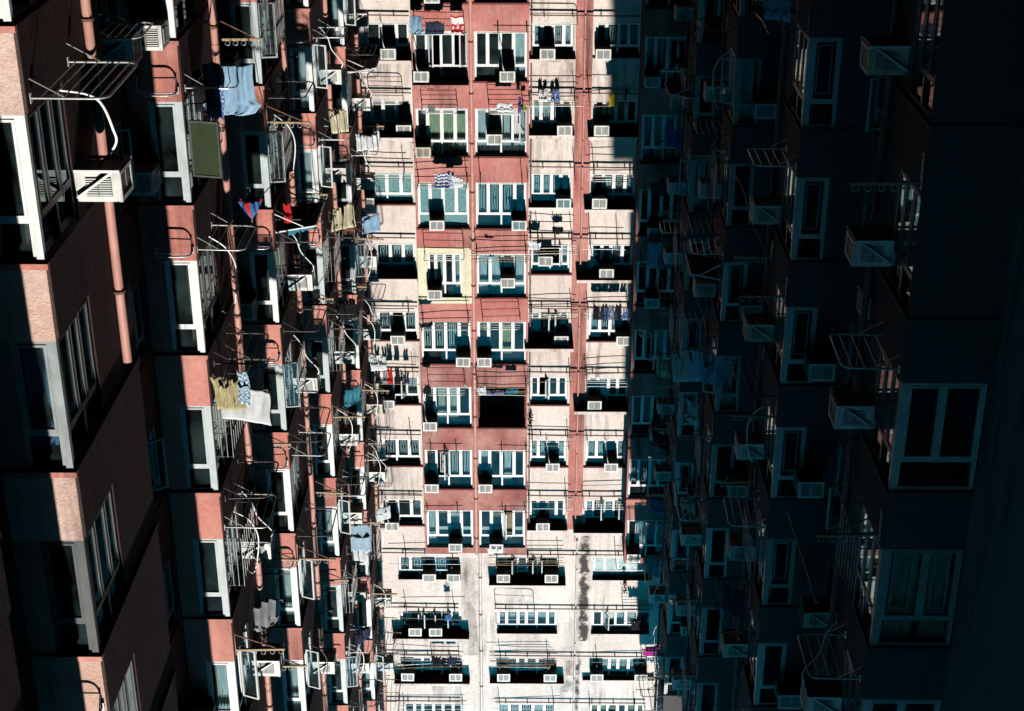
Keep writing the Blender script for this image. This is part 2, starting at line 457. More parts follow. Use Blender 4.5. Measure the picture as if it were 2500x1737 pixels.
def smooth_path(P, n=6):
    P = [Vector(p) for p in P]; out = []
    for i in range(len(P)-1):
        a, b, c, d = P[max(i-1,0)], P[i], P[i+1], P[min(i+2, len(P)-1)]
        for j in range(n):
            t = j/n
            out.append(.5*((2*b)+(c-a)*t+(2*a-5*b+4*c-d)*t*t+(3*b-a-3*c+d)*t**3))
    out.append(P[-1]); return out
def park(o):                                # prototypes wait for their first use
    PROTO_USED[o.name] = False
    return o
PROTO_USED = {}
RJ = random.Random(99)
def place(proto, loc, rz):
    if not PROTO_USED[proto.name]:
        PROTO_USED[proto.name] = True
        proto.location = loc; proto.rotation_euler = (0, 0, rz); o = proto
    else: o = copy_tree(proto, None, loc, rz)
    j = .035 if 'rack' in o.name or 'holder' in o.name else .015
    o.rotation_euler = (RJ.uniform(-j, j), RJ.uniform(-j, j)*.6, rz+RJ.uniform(-j, j)*.8)
    return o
AC = {k: park(make_ac(*v)) for k, v in dict(
    white=('ac_white', 'ac_vent', False), pale=('ac_white', 'ac_vent_pale', False), teal=('ac_white', 'ac_teal', False), beige=('ac_beige', 'ac_vent', False),
    hosed=('ac_white', 'ac_vent', False, True), braced=('ac_white', 'ac_vent', True), braced_beige=('ac_beige', 'ac_vent', True), braced_hosed=('ac_white', 'ac_vent', True, True)).items()}
ACD = dict(white='white air conditioner with dark slats', pale='white air conditioner with pale slats', teal='white air conditioner with teal front', beige='beige air conditioner with dark slats',
           hosed='white air conditioner with dangling hose', braced='white braced air conditioner', braced_beige='beige braced air conditioner', braced_hosed='braced air conditioner with hose')

# ------------------------------------------------------------------ drying racks (outward -y, wall at y=0, z=0 at the arm level)
def u_pts(w, d, r=.14):
    pts = [(-w/2, 0, 0)]
    for k in range(6):
        g = pi/2*k/5; pts.append((-w/2+r-r*cos(g), -d+r-r*sin(g), 0))
    for k in range(6):
        g = pi/2*k/5; pts.append((w/2-r+r*sin(g), -d+r-r*cos(g), 0))
    pts.append((w/2, 0, 0)); return pts
def make_urack(w=1.35, d=.8, n=4, mat='galvanised', droop=0.0):
    root = empty('drying_rack')
    f = MB(); f.tube(u_pts(w, d), .016, mat, 7)
    for sx in (-1, 1):
        f.box(sx*w/2-.03, sx*w/2+.03, -.012, 0, -.06, .06, mat)
        f.tube([(sx*w/2, -.01, -.22), (sx*w/2, -d*.45, -.012)], .009, mat, 5)
    a = f.build('rack_frame', root)
    b = MB()
    for i in range(n):
        y = -d*(i+.7)/(n+.5)
        b.tube([(-w/2+.005, y, .004), (w/2-.005, y, .004)], .009, mat, 5)
    c = b.build('rails', root); kids(root, a, c); return root
def make_polerack(w=1.6, d=.9, arms=2, poles=3, mat='dark_metal', pm='bamboo', over=.25, seed=0):
    root = empty('drying_rack'); rnd = random.Random(seed)
    ks = []
    for i in range(arms):
        f = MB(); u = (-w/2 + w*i/(arms-1)) if arms > 1 else 0
        f.bar((u, 0, 0), (u, -d, 0), .026, .026, mat)
        f.bar((u, 0, -.28), (u, -d*.5, -.012), .016, .016, mat)
        f.box(u-.025, u+.025, -.012, 0, -.32, .05, mat)
        f.box(u-.013, u+.013, -d, -d+.02, .013, .06, mat)
        ks.append(f.build('arm', root))
    for i in range(poles):
        y = -d*(i+.55+rnd.uniform(-.2,.2))/(poles+.15)
        o1, o2 = rnd.uniform(0, over), rnd.uniform(0, over); b = MB(); dz = rnd.uniform(-.01, .03)
        b.tube([(-w/2-.06-o1, y, .028), (0, y+.01, .02+dz*.2), (w/2+.06+o2, y+rnd.uniform(-.07,.07), .028+dz*.2)], .013, pm if rnd.random() < .6 else 'galvanised', 6)
        ks.append(b.build('pole', root))
    kids(root, *ks); return root
def make_armrack(d=.95):
    root = empty('clothes_pole_holder')
    f = MB(); f.bar((0, 0, 0), (0, -d, 0), .05, .04, 'bamboo')
    f.bar((0, -.01, -.36), (0, -d*.82, -.03), .02, .02, 'rust'); f.box(-.03, .03, -.02, 0, -.42, .10, 'pink_pipe_paint')
    a = f.build('arm', root)
    ks = [a]
    b = MB(); b.T = Matrix.Rotation(pi/2, 4, 'Z'); b.ring((0, 0, .065), .045, .007, 'galvanised')
    for i in range(5):
        c = b.build('ring', root, (0, -d*(.2+.18*i), 0)) if i == 0 else ks[1].copy()
        if i: COL.objects.link(c); c.parent = root; c.location = (0, -d*(.2+.18*i), 0)
        ks.append(c)
    kids(root, *ks); return root
RACK = {}
RACKD = dict(u='drying rack with rounded corners', u2='wide tubular drying rack', grid2='two arm drying rack with long poles', grid3='three arm drying rack with many poles',
             arms='bare pair of rack arms', lines='drying rack of thin lines', arm='rust brown pole holder with rings', big='large tubular drying rack with thin wires')
def rack(kind, loc, rz, **kw):
    key = (kind, tuple(sorted(kw.items())))
    if key not in RACK:
        if kind == 'u': r = make_urack(**kw)
        elif kind == 'u2': r = make_urack(1.7, .75, 3, **kw)
        elif kind == 'big': r = make_urack(1.5, .85, 6, **kw)
        elif kind == 'grid2': r = make_polerack(**{**dict(arms=2, poles=3), **kw})
        elif kind == 'grid3': r = make_polerack(**{**dict(arms=3, poles=4), **kw})
        elif kind == 'lines': r = make_polerack(**{**dict(arms=2, poles=4, pm='galvanised', over=.02), **kw})
        elif kind == 'arms': r = make_polerack(**{**dict(arms=2, poles=0), **kw})
        elif kind == 'arm': r = make_armrack(**kw)
        RACK[key] = park(r)
    return place(RACK[key], loc, rz)

# ------------------------------------------------------------------ laundry
CLOTH_MESH = {}
def garment(kind, mat, loc, rz, w=.5, h=.6, seed=0, name=None):
    key = (kind, mat, round(w, 2), round(h, 2), seed)
    rnd = random.Random(seed*31+7)
    mb = MB()
    def sheet(hw0, hw1, z0, z1, cx=0.0, nu=20, nv=16, amp=.03, outline=None, skew=0):
        vs = []; uvs = []; fs = []; ph = rnd.uniform(0, 6); fq = rnd.uniform(2.2, 3.6)
        for j in range(nv+1):
            t = j/nv
            for k in range(nu+1):
                u = k/nu*2-1
                hw = outline(t)*hw0 if outline else hw0+(hw1-hw0)*t
                x = cx + u*hw + skew*t + .012*sin(t*7+ph)
                y = amp*(.3+t)*(sin(u*fq*pi*.8+ph+t*.8)+.45*sin(u*fq*2.3*pi+t*2.1+ph*2)) + .035*sin(t*3+ph)*t
                z = z0+(z1-z0)*t + .025*sin(u*4+ph)*t + (.02*abs(u) if t < .1 else 0)
                vs.append((x, y, z)); uvs.append((k/nu*w/.5, t*h/.5))
        for j in range(nv):
            for k in range(nu):
                q = j*(nu+1)+k; fs.append((q, q+1, q+nu+2, q+nu+1))
        mb.add(vs, fs, 'cloth_'+mat, True, uvs)
    if kind == 'shirt':
        def ol(t):
            if t < .05: return .34+t*8.4
            if t < .20: return .76+(t-.05)*1.6
            if t < .27: return 1.0-(t-.20)*2.9
            return .79+.04*(t-.27)
        sheet(w/2*1.25, 0, 0, -h, outline=ol, nv=34, nu=30, amp=.05)
    elif kind == 'trousers':
        sheet(w*.27, w*.20, 0, -h, -w*.26, nu=10); sheet(w*.27, w*.18, 0, -h*.98, w*.27, nu=10)
        sheet(w*.52, w*.50, .01, -h*.25, 0, nu=16, nv=6)
    elif kind == 'socks':
        n = max(3, int(w/.16))
        for i in range(n): sheet(.05, .06, 0, -h*rnd.uniform(.6, 1), -w/2+w*(i+.5)/n, nu=6, nv=8, amp=.012)
    elif kind == 'bunch':
        n = max(4, int(w/.09))
        for i in range(n): sheet(.06, .085*rnd.uniform(.7, 1.3), rnd.uniform(-.02,.03), -h*rnd.uniform(.65, 1.0), -w/2+w*(i+.5)/n, nu=8, nv=10, amp=.035, skew=rnd.uniform(-.05,.05))
    else:
        sheet(w/2, w/2*.97, 0, -h, nu=26, amp=.014 if kind == 'towel' else .03)
        if kind == 'towel': sheet(w/2*.99, w/2*.96, .012, -h*.55, nu=20, amp=.02)
    nm = name or dict(shirt='shirt', trousers='trousers', socks='socks', bunch='garment_bundle', towel='towel', sheet='bed_sheet')[kind]
    o = mb.build(nm); o.location = loc; o.rotation_euler.z = rz
    md = o.modifiers.new('thickness', 'SOLIDIFY'); md.thickness = .007; md.offset = 0
    return o

# ------------------------------------------------------------------ END FACADE
FA = empty('apartment_building', (0, D, 0)); tag(FA, 'sunlit pale apartment block with pink bays closing the courtyard in the middle', 'building')
fo = Vector((0, D, 0))
def X(px, py=560, y=D): return onplane(px, py, y).x
XA0, XA1 = X(1150.5, 560, D-.5), X(1017, 560, D-.5)       # low x, high x (photo right, photo left)
XB0, XB1 = X(1290, 560, D-.5), X(1158, 560, D-.5)
X40, X41 = X(1398), X(1290)
XS0, XS1 = X(1437), X(1398)
X50, X51 = X(1553), X(1437)
X60, X61 = X(1668, 560, D-1.2), X(1553, 560, D-1.2)
X10, X11 = X(1017), X(905)
XL, XR_ = 8.5, -8.0
BAYY = D-.5
w = MB()
KMIN, KMAX = -5, 7
def band(x0, x1, y, z0, z1, mat, th=.3): w.box(x0, x1, y, y+th, z0, z1, mat)
for (x0, x1) in ((X40, X41), (X50, X51), (X10, X11+2.2)):
    ww = 1.0
    for k in range(KMIN, KMAX+1):
        zt = L(k)-.77; zb = zt-1.17
        band(x0, x1, D, L(k-1)-.77, zb, 'white_plaster')
        band(x0, x0+.09, D, zb, zt, 'white_plaster'); band(x1-.09 if x1 < 4 else x1-2.25, x1, D, zb, zt, 'white_plaster')
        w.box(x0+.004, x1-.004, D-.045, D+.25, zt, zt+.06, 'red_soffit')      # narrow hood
band(XS0, XS1, D-.03, -1, L(7)-.6, 'pink_plaster', .33)
for (x0, x1, yb, nm) in ((XA0, XA1, BAYY, 'A'), (XB0, XB1, BAYY, 'B'), (X60, X61, D-1.2, 'C')):
    for k in range(KMIN, KMAX+1):
        z0, z1 = L(k-1), L(k-1)+.98
        pm = 'pink_plaster' if k < 5 else 'old_pink_plaster'
        if nm == 'C': pm = 'pink_plaster'
        w.box(x0, x1, yb, D+.3, z0+.05, z1, pm)
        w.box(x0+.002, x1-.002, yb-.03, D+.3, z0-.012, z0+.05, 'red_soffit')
        cream = (nm == 'A' and k == 3)
        pw = .36 if cream else .07
        w.box(x0, x0+pw, yb, D+.3, z1, L(k)-.012, 'cream_plaster' if cream else pm)
        w.box(x1-pw, x1, yb, D+.3, z1, L(k)-.012, 'cream_plaster' if cream else pm)
        if cream:
            w.box(x0+.002, x1-.002, yb-.012, yb, z1-.22, z1-.002, 'cream_plaster'); w.box(x0+.002, x1-.002, yb-.036, yb-.03, L(k)-.01, L(k)+.045, 'cream_plaster')
            w.box(x0+.002, x1-.002, yb-.012, yb, L(k)+.052, L(k)+.24, 'cream_plaster')
    w.box(x0, x1, yb, D+.3, L(7)+.05-.062, L(7)+.25, 'old_pink_plaster')
gap0, gap1 = XB1, XA0
w.box(gap0+.001, gap1-.001, D-.42, D, -1, L(7)+.2, 'pink_plaster')
# upper white storeys
TZ = [onplane(1290, p, D).z for p in (1412, 1543, 1652, 1766)]
TH = [1.02, 1.03, .95, 1.0]
TG = [(X(1125,1400), X(973,1400)), (X(1362,1400), X(1213,1400)), (X(1590,1400), X(1447,1400))]
zprev = L(7)-.71
zlow = L(7)+.25
for (x0, x1) in ((XA0, XA1), (XB0, XB1), (X60, X61)): pass
edges = [XR_] + [e for g in reversed(TG) for e in g] + [XL]
zb0 = zprev
def upper(xa, xb):
    z = max(zprev, 0)
    for i in range(4):
        band(xa, xb, D-.02, z, TZ[i]-TH[i], 'white_plaster', .32); z = TZ[i]
    band(xa, xb, D-.02, z, ROOF, 'white_plaster', .32)
for g in TG: upper(g[0], g[1])
es = sorted([XR_, XL] + [e for g in TG for e in g])
for i in range(0, len(es), 2):
    band(es[i], es[i+1], D-.02, zprev, ROOF, 'white_plaster', .32)
# outer margins and core
w.box(XR_, X60, D, D+.3, -1, zprev, 'pink_plaster')
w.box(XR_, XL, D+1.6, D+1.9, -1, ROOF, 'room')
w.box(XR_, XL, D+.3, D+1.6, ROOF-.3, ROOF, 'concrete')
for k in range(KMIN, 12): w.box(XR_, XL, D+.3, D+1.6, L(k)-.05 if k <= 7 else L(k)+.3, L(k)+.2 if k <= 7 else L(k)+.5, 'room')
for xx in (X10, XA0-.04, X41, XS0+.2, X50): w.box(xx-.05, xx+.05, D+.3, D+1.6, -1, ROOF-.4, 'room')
w.build('wall', FA, (0, 0, 0)).location = -fo
def canopy(x0, x1, z, p, y=D, mat='red_soffit', th=.09):
    c = MB(); c.box(x0, x1, y-p, y-.003, z, z+th, mat); c.box(x0, x1, y-p-.02, y-p, z-.012, z+th+.01, 'white_plaster' if y > D-.4 else 'pink_plaster')
    c.build('canopy', FA, -fo)
# --- window table: col -> row -> (ac slots {slot:kind}, open slots, curtain, grille?, frosted)
COLS = dict(P=(X10+.06, X10+2.02, D+.16, -.77, 1.17, .34, 'pale column at far left'),
            A=(XA0+.07, XA1-.07, BAYY+.13, -.012, 1.743, .52, 'left pink bay column'),
            B=(XB0+.07, XB1-.07, BAYY+.13, -.012, 1.743, .52, 'right pink bay column'),
            V=(X40+.09, X41-.09, D+.16, -.77, 1.17, .34, 'pale column beside pink bays'),
            W=(X50+.09, X51-.09, D+.16, -.77, 1.17, .34, 'pale column beside the shadow'),
            C=(X60+.07, X61-.07, D-1.2+.13, -.012, 1.743, .52, 'shaded pink bay column'))
# slots are counted from the left of the photograph (high x)
TAB = {
 'A': {0: ({0:'hosed'}, (1,3), None, 0, 0), 1: ({0:'beige'}, (), 'green', 0, 0), 2: ({1:'white'}, (), None, 0, 1), 3: ({0:'pale'}, (), 'cream', 0, 0),
       4: ({3:'white'}, (), None, 1, 0), 5: ({0:'hosed'}, (), 'cream', 0, 0), 6: ({0:'pale'}, (1,), None, 1, 0), 7: ({2:'white'}, (), 'white', 0, 0), -1: ({1:'white'}, (), None, 1, 0)},
 'B': {0: ({2:'hosed'}, (), 'white', 0, 0), 1: ({1:'white'}, (3,), 'white', 0, 0), 2: ({3:'teal'}, (), None, 1, 0), 3: ({2:'white'}, (), 'white', 0, 0),
       4: ({0:'pale'}, (), 'yellow', 0, 0), 5: None, 6: ({0:'white'}, (), 'white', 0, 0), 7: ({1:'white'}, (2,), 'brown', 0, 0), -1: ({}, (), None, 1, 0)},
 'V': {0: ({1:'pale'}, (), 'white', 1, 0), 1: ({3:'white'}, (), 'white', 1, 0), 2: ({3:'teal'}, (), None, 1, 0), 3: ({1:'white'}, (2,), 'white', 0, 0),
       4: ({3:'white'}, (1,2), None, 1, 0), 5: ({}, (1,), None, 0, 0), 6: ({2:'hosed'}, (), 'white', 1, 0), 7: ({1:'white'}, (), None, 0, 0), -1: ({}, (), None, 1, 0)},
 'W': {0: ({0:'white'}, (), None, 1, 0), 1: ({0:'pale'}, (), 'yellow', 0, 0), 2: ({0:'white'}, (), None, 1, 0), 3: ({1:'pale'}, (), 'white', 0, 0),
       4: ({3:'white'}, (), 'white', 1, 0), 5: ({0:'white'}, (), 'cream', 0, 0), 6: ({2:'hosed'}, (), None, 1, 0), 7: ({}, (1,3), None, 1, 0), -1: ({}, (), None, 1, 0)},
 'P': {0: ({2:'hosed'}, (), 'purple', 0, 0), 1: ({3:'white'}, (), 'green', 0, 0), 2: ({0:'white'}, (), None, 0, 1), 3: ({0:'pale'}, (), 'white', 1, 0),
       4: ({2:'white'}, (), None, 1, 0), 5: ({1:'white'}, (0,2), 'white', 0, 0), 6: ({}, (), None, 1, 0), 7: ({1:'hosed'}, (), 'blue', 0, 0), -1: ({}, (), None, 0, 0)},
 'C': {0: ({0:'white'}, (), 'white', 0, 0), 1: ({}, (), 'white', 0, 0), 2: ({1:'white'}, (), None, 0, 0), 3: ({1:'pale'}, (), None, 0, 0),
       4: ({}, (1,), 'white', 0, 0), 5: ({2:'white'}, (), None, 1, 0), 6: ({}, (), None, 1, 0), 7: ({0:'pale'}, (), 'white', 1, 0), -1: ({}, (), None, 0, 0)},
}
sd = 0
for c, (x0, x1, y, dz, h, tr, where) in COLS.items():
    for k, e in TAB[c].items():
        sd += 1
        zt = L(k)+dz
        if e is None:
            # open loggia: dark red room
            lg = MB(); yy = D+.55
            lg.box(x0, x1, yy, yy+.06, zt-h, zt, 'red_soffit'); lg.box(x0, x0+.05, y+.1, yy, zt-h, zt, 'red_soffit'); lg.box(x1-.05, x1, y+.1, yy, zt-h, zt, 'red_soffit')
            lg.build('loggia_back', FA, -fo)
            continue
        acs, op, cu, gri, fro = e
        xa, xb = x0, x1
        if c == 'A' and k == 3: xa, xb = x0+.29, x1-.29
        W_ = xb-xa; n = 4
        inv = lambda s: n-1-s               # photo order -> local order (x grows to photo left)
        make_window(FA, fo, ((xa+xb)/2, y, zt-h), 0, w=W_, h=h, n=n, tr=tr, open_=[inv(s) for s in op], curtain=cu, seed=sd, frost=bool(fro),
                    grille=[i for i in range(n) if inv(i) not in acs] if gri else (), noglass=(), fm='white_frame', drop=None if cu in ('white','cream','purple','blue') else .12)
        for s, kd in acs.items():
            xc = xa + W_*(inv(s)+.5)/n
            xc = min(max(xc, xa+.27), xb-.27)
            zz = zt - (.46 if c in 'ABC' else .36)
            if c == 'V' and k == 3 or (c == 'B' and k in (1, 3)): zz = zt-.95 if c == 'B' else zt-.85
            o = place(AC[kd], (xc, y-.052, zz), 0)
            reg(o, ACD[kd], where, 'air conditioner', 'window air conditioners on the sunlit facade')
    # ledge at window foot for the bays
# canopies (deep hoods seen from below as dark bands)
for (c, k, x0, x1, p) in (('V',4,X40-.1,X41+.12,.66), ('W',2,X50,X51+.18,.42), ('W',3,X50,X51+.42,.5), ('W',5,X50-.05,X51+.42,.5), ('W',1,X50-.3,X51+.1,.45), ('W',7,X50,X51+.35,.48),
                          ('V',1,X40,X41,.28), ('V',2,X40,X41,.22), ('P',1,X10,X10+2.0,.6), ('P',0,X10,X10+2.0,.45), ('P',3,X10,X10+2.0,.45), ('V',0,X40,X41,.2), ('V',7,X40,X41,.3)):
    canopy(x0, x1, L(k)-.705, p)
# corrugated wide awning over the first bay row
canopy(XA0+.02, XA1-.02, L(0)-.002+.055, .36, BAYY)
# --- upper storeys windows
TW = [[dict(n=5, ac=(2,4), op=(), cu='blue', gr=1, can=0), dict(n=6, ac=(0,5), op=(1,3,4), cu=None, gr=0, can=.5), dict(n=5, ac=(), op=(), cu=None, gr=0, can=0, fm='grey_frame', fro=1)],
      [dict(n=6, ac=(1,3), op=(1,2,3,4), cu=None, gr=1, can=.5), dict(n=6, ac=(), op=(), cu='white', gr=0, can=0), dict(n=5, ac=(), op=(1,), cu='white', gr=0, can=0)],
      [dict(n=6, ac=(0,5), op=(4,), cu='white', gr=0, can=.5), dict(n=6, ac=(0,5), op=(), cu='white', gr=0, can=.45), dict(n=6, ac=(0,5), op=(), cu='white', gr=1, can=.2)],
      [dict(n=6, ac=(), op=(), cu=None, gr=0, can=0, fm='grey_frame'), dict(n=5, ac=(), op=(), cu='white', gr=1, can=0), dict(n=6, ac=(), op=(), cu='yellow', gr=0, can=0)]]
TWHERE = ['left window group, lower pale wall', 'middle window group, lower pale wall', 'right window group, lower pale wall']
for i in range(4):
    for j in range(3):
        e = TW[i][j]; x0, x1 = TG[j]; n = e['n']
        sd += 1
        make_window(FA, fo, ((x0+x1)/2, D+.14, TZ[i]-TH[i]), 0, w=x1-x0-.02, h=TH[i], n=n, tr=.28, open_=[n-1-s for s in e['op']], curtain=e['cu'], seed=sd,
                    grille=range(n) if e['gr'] else (), fm=e.get('fm', 'white_frame'), frost=bool(e.get('fro')), tmull=3)
        if e['can']: canopy(x0-.32, x1+.32, TZ[i]+.02, e['can'], D-.02)
        else: canopy(x0-.01, x1+.01, TZ[i]+.002, .12, D-.02, th=.06)
        for s in e['ac']:
            xc = x1-(x1-x0)*(s+.5)/n; xc = min(max(xc, x0+.27), x1-.27)
            o = place(AC['white' if (i+s) % 2 else 'pale'], (xc, D+.088, TZ[i]-.46), 0)
            reg(o, ('left' if s == min(e['ac']) else 'right')+' white air conditioner', TWHERE[j], 'air conditioner', 'window air conditioners on the sunlit facade')

# --- pipes
def vpipe(px, r, z0, z1, mat, label, y=D-.1, step=FH, x=None):
    x = x if x is not None else px
    root = empty('drain_pipe', (x, y, z0)); tag(root, label, 'pipe', 'drain pipes')
    b = MB(); b.tube([(0,0,0), (0,0,z1-z0)], r, mat, 10); 
    z = .8
    while z < z1-z0: b.tube([(0,0,z-.05),(0,0,z+.05)], r*1.09, mat, 10); z += step
    b.build('pipe', root)
    z = 1.35; cl = None
    while z < z1-z0:
        if zvis(x, y, z0+z, 60):
            if cl is None:
                c = MB(); c.tube([(0,0,-.018),(0,0,.018)], r*1.35, 'rust', 8); c.tube([(0,.04,0),(0,.12,0)], .016, 'rust', 6); cl = c.build('clamp', root, (0,0,z))
            else:
                q = cl.copy(); COL.objects.link(q); q.parent = root; q.location = (0,0,z)
        z += step/1.5
    return root
vpipe((gap0+gap1)/2, .065, 0, L(7)+.3, 'pink_pipe_paint', 'thick pink drain pipe running between the two pink bay columns', D-.50)
vpipe((XS0+XS1)/2-.02, .03, 0, L(7)-.1, 'pink_pipe_paint', 'thin pink drain pipe on the pink wall strip', D-.09)
vpipe(X_PIPE1-.03, .06, L(7)+.3, ROOF, 'white_pipe_paint', 'pale drain pipe running down the pale lower wall below the bays', D-.1)
vpipe(X_PIPE2, .035, L(7)-.1, ROOF, 'white_pipe_paint', 'thin pale drain pipe on the stained part of the lower wall', D-.08)
vpipe(X(1294,560)-.02, .028, 0, L(7)-.8, 'brown_pipe_paint', 'thin brown pipe beside the right edge of the pink bays', D-.08)
vpipe(X(1553,560)+.03, .035, 0, L(7)-.2, 'brown_pipe_paint', 'thin brown pipe in the corner beside the shaded bays', D-.08)
def hpipe(x0, x1, z, label, y=D-.11, r=.026, mat='brown_pipe_paint', drop=0):
    root = empty('waste_pipe', (x0, y, z)); b = MB(); pts = [(0,0,.03), (x1-x0,0,0)]
    if drop: pts = [(0,0,.03), (x1-x0-.06,0,.0), (x1-x0,0,-.05), (x1-x0,0,-drop)]
    b.tube(pts, r, mat, 8); b.build('pipe', root)
    n = max(2, int((x1-x0)/.9)); cl = None
    for i in range(n):
        xx = (x1-x0)*(i+.5)/n
        if cl is None:
            c = MB(); c.box(-.02, .02, -r-.008, .11, -r+.01, r+.012, 'rust'); cl = c.build('clamp', root, (xx,0,.015))
        else:
            q = cl.copy(); COL.objects.link(q); q.parent = root; q.location = (xx,0,.015)
    reg(root, 'thin brown waste pipe', label, 'pipe', 'horizontal waste pipes along the facade'); return root
for k in range(-1, 8):
    z = L(k)-.77-1.17-.30
    hpipe(X50, X41-.02, z, 'beside the pink bays', D-.14)
    hpipe(X10+.05, X10+2.2, z, 'across far left column', D-.11)
for i in range(4):
    z = TZ[i]-TH[i]-.22
    hpipe(X(1590,1400), TG[1][1]+.1, z, 'under middle lower windows', D-.13)
    hpipe(TG[0][0]+.1, X(905,1400), z-.05, 'under left lower windows', D-.13)

# --- drying racks and laundry on the end facade
def frack(c, k, kind, u=.5, dz=-.04, **kw):
    x0, x1, y, d0, h, tr, where = COLS[c]
    zz = L(k)+d0-h+dz
    yy = {'A': BAYY, 'B': BAYY, 'C': D-1.2}.get(c, D)
    o = rack(kind, (x1-(x1-x0)*u, yy, zz), 0, **kw)
    reg(o, RACKD[kind], where, 'drying rack', 'drying racks on the sunlit facade')
    return o
frack('A', 1, 'u', .47, w=1.25, d=.8, n=5); frack('A', 2, 'grid2', .5, w=1.75, over=.12); frack('A', 3, 'u', .5, w=1.45, d=.85, n=3); frack('A', 4, 'grid2', .5, w=1.7, over=.1, seed=3)
frack('A', 5, 'u', .5, w=1.4, d=.85, n=3); frack('A', 6, 'grid2', .4, w=1.0, d=.4, poles=1); frack('A', 7, 'grid2', .35, w=1.2, d=.3, poles=1); frack('A', 0, 'u', .5, w=1.7, d=.7, n=3)
frack('B', 0, 'grid2', .72, w=1.0, d=.3, poles=1); frack('B', 1, 'u', .6, w=1.2, d=.85, n=5); frack('B', 2, 'arms', .5, w=1.5, d=.95); frack('B', 3, 'grid2', .5, w=1.8, poles=5, over=.2, seed=5)
frack('B', 4, 'u', .5, w=1.4, d=.85, n=3); frack('B', 5, 'grid2', .5, w=1.85, poles=4, over=.15, seed=8); frack('B', 6, 'grid2', .75, w=.95, d=.3, poles=1); frack('B', 7, 'grid2', .75, w=.9, d=.3, poles=1)
frack('V', 1, 'grid2', .5, w=1.6, poles=4, seed=9); frack('V', 2, 'arms', .5, w=1.7, d=.85); frack('V', 3, 'grid3', .62, w=1.25, d=1.15, seed=10); frack('V', 4, 'grid2', .55, w=1.5, poles=4, d=.8, seed=12)
frack('V', 5, 'grid2', .5, w=1.6, d=.7, poles=1); frack('V', 6, 'grid2', .55, w=1.4, d=.8, poles=2, seed=13); frack('V', 7, 'grid2', .5, w=1.5, poles=2, d=.9, seed=14); frack('V', 0, 'u', .5, w=1.7, d=.55, n=1)
frack('W', 1, 'grid2', .3, w=1.3, poles=2, d=1.0, seed=15); frack('W', 2, 'grid2', .45, w=1.3, poles=4, d=1.0, seed=16, pm='galvanised'); frack('W', 3, 'grid2', .3, w=1.0, poles=1, d=1.2, seed=17)
frack('W', 4, 'grid2', .45, w=1.5, poles=2, d=.75, seed=18, pm='galvanised'); frack('W', 5, 'lines', .5, w=1.65, d=.9); frack('W', 7, 'u2', .5); frack('W', 6, 'arms', .5, w=1.5, d=.5)
frack('P', 1, 'u', .55, w=1.2, d=.8, n=5); frack('P', 2, 'grid2', .5, w=1.3, poles=3, seed=20); frack('P', 4, 'grid2', .5, w=1.3, poles=2, d=.5, seed=21); frack('P', 5, 'grid2', .5, w=1.5, poles=3, seed=22); frack('P', 7, 'grid2', .5, w=1.3, poles=1, d=.4, seed=23)
frack('P', 6, 'arms', .5, w=1.2, d=.8); frack('C', 3, 'grid2', .5, w=1.3, poles=2, seed=24); frack('C', 4, 'u', .5, w=1.2); frack('C', 2, 'grid2', .5, w=1.2, poles=2, seed=25)
def track(i, j, kind, u=.5, **kw):
    x0, x1 = TG[j]
    o = rack(kind, (x1-(x1-x0)*u, D-.02, TZ[i]-TH[i]-.06), 0, **kw)
    reg(o, RACKD[kind], f'row {i+1}, '+TWHERE[j], 'drying rack', 'drying racks on the sunlit facade'); return o
track(0,0,'grid2', .5, w=1.9, poles=2, d=.85, over=.6, seed=30); track(1,0,'grid2', .5, w=2.0, d=.9, poles=2, over=.6, seed=31); track(2,0,'grid3', .5, w=2.3, d=.8, poles=4, over=.3, seed=32); track(3,0,'grid2', .5, w=2.5, d=.5, poles=2, seed=33, pm='galvanised')
track(0,1,'grid3', .5, w=2.5, d=.8, poles=4, over=.3, seed=34); track(1,1,'u', .3, w=1.6, d=.95, n=2); track(2,1,'grid2', .45, w=2.0, d=.8, poles=6, over=.5, seed=35); track(3,1,'grid2', .5, w=2.3, d=.8, poles=1, seed=36)
track(0,2,'u', .65, w=1.3, d=1.0, n=1); track(1,2,'big', .85); track(2,2,'grid2', .5, w=1.9, d=.6, poles=1, seed=37); track(3,2,'arms', .4, w=1.9, d=.6)
# extra bare arms projecting from the wall
LN = []
def fcloth(c, k, u, kind, mat, label, w=.5, h=.6, out=.55, dz=-.03, seed=1, name=None, rz=0.0):
    x0, x1, y, d0, hh, tr, where = COLS[c]
    yy = {'A': BAYY, 'B': BAYY, 'C': D-1.2}.get(c, D)
    o = garment(kind, mat, (x1-(x1-x0)*u, yy-out, L(k)+d0-hh-.04+dz), rz, w, h, seed, name)
    tag(o, label, {'towel':'towel','sheet':'sheet'}.get(kind, 'clothes'), 'laundry hung out on the facades'); LN.append(o); return o
fcloth('A', 0, .08, 'shirt', 'lightblue', 'pale blue shirt hung upside down at the top left pink bay', .42, .62, .6, .0, 1)
fcloth('A', 0, .42, 'bunch', 'navy', 'bunch of dark navy clothes hung at the top left pink bay', .62, .55, .6, 0, 2)
fcloth('A', 0, .84, 'towel', 'redwhite', 'white towel with red edges hung at the top left pink bay', .42, .62, .6, 0, 3)
fcloth('A', 1, .33, 'shirt', 'grey', 'small grey top on the rack of the left pink bay, second row', .22, .26, .6, 0, 4)
fcloth('A', 2, .50, 'shirt', 'stripe', 'blue and white striped shirt on the left pink bay, third row', .52, .55, .62, .04, 5)
fcloth('A', 2, .66, 'towel', 'stripe2', 'narrow blue striped top beside the larger striped shirt', .26, .58, .5, .04, 6)
fcloth('A', 2, .82, 'bunch', 'white', 'white rag bundle beside the striped shirts', .28, .48, .55, .02, 7)
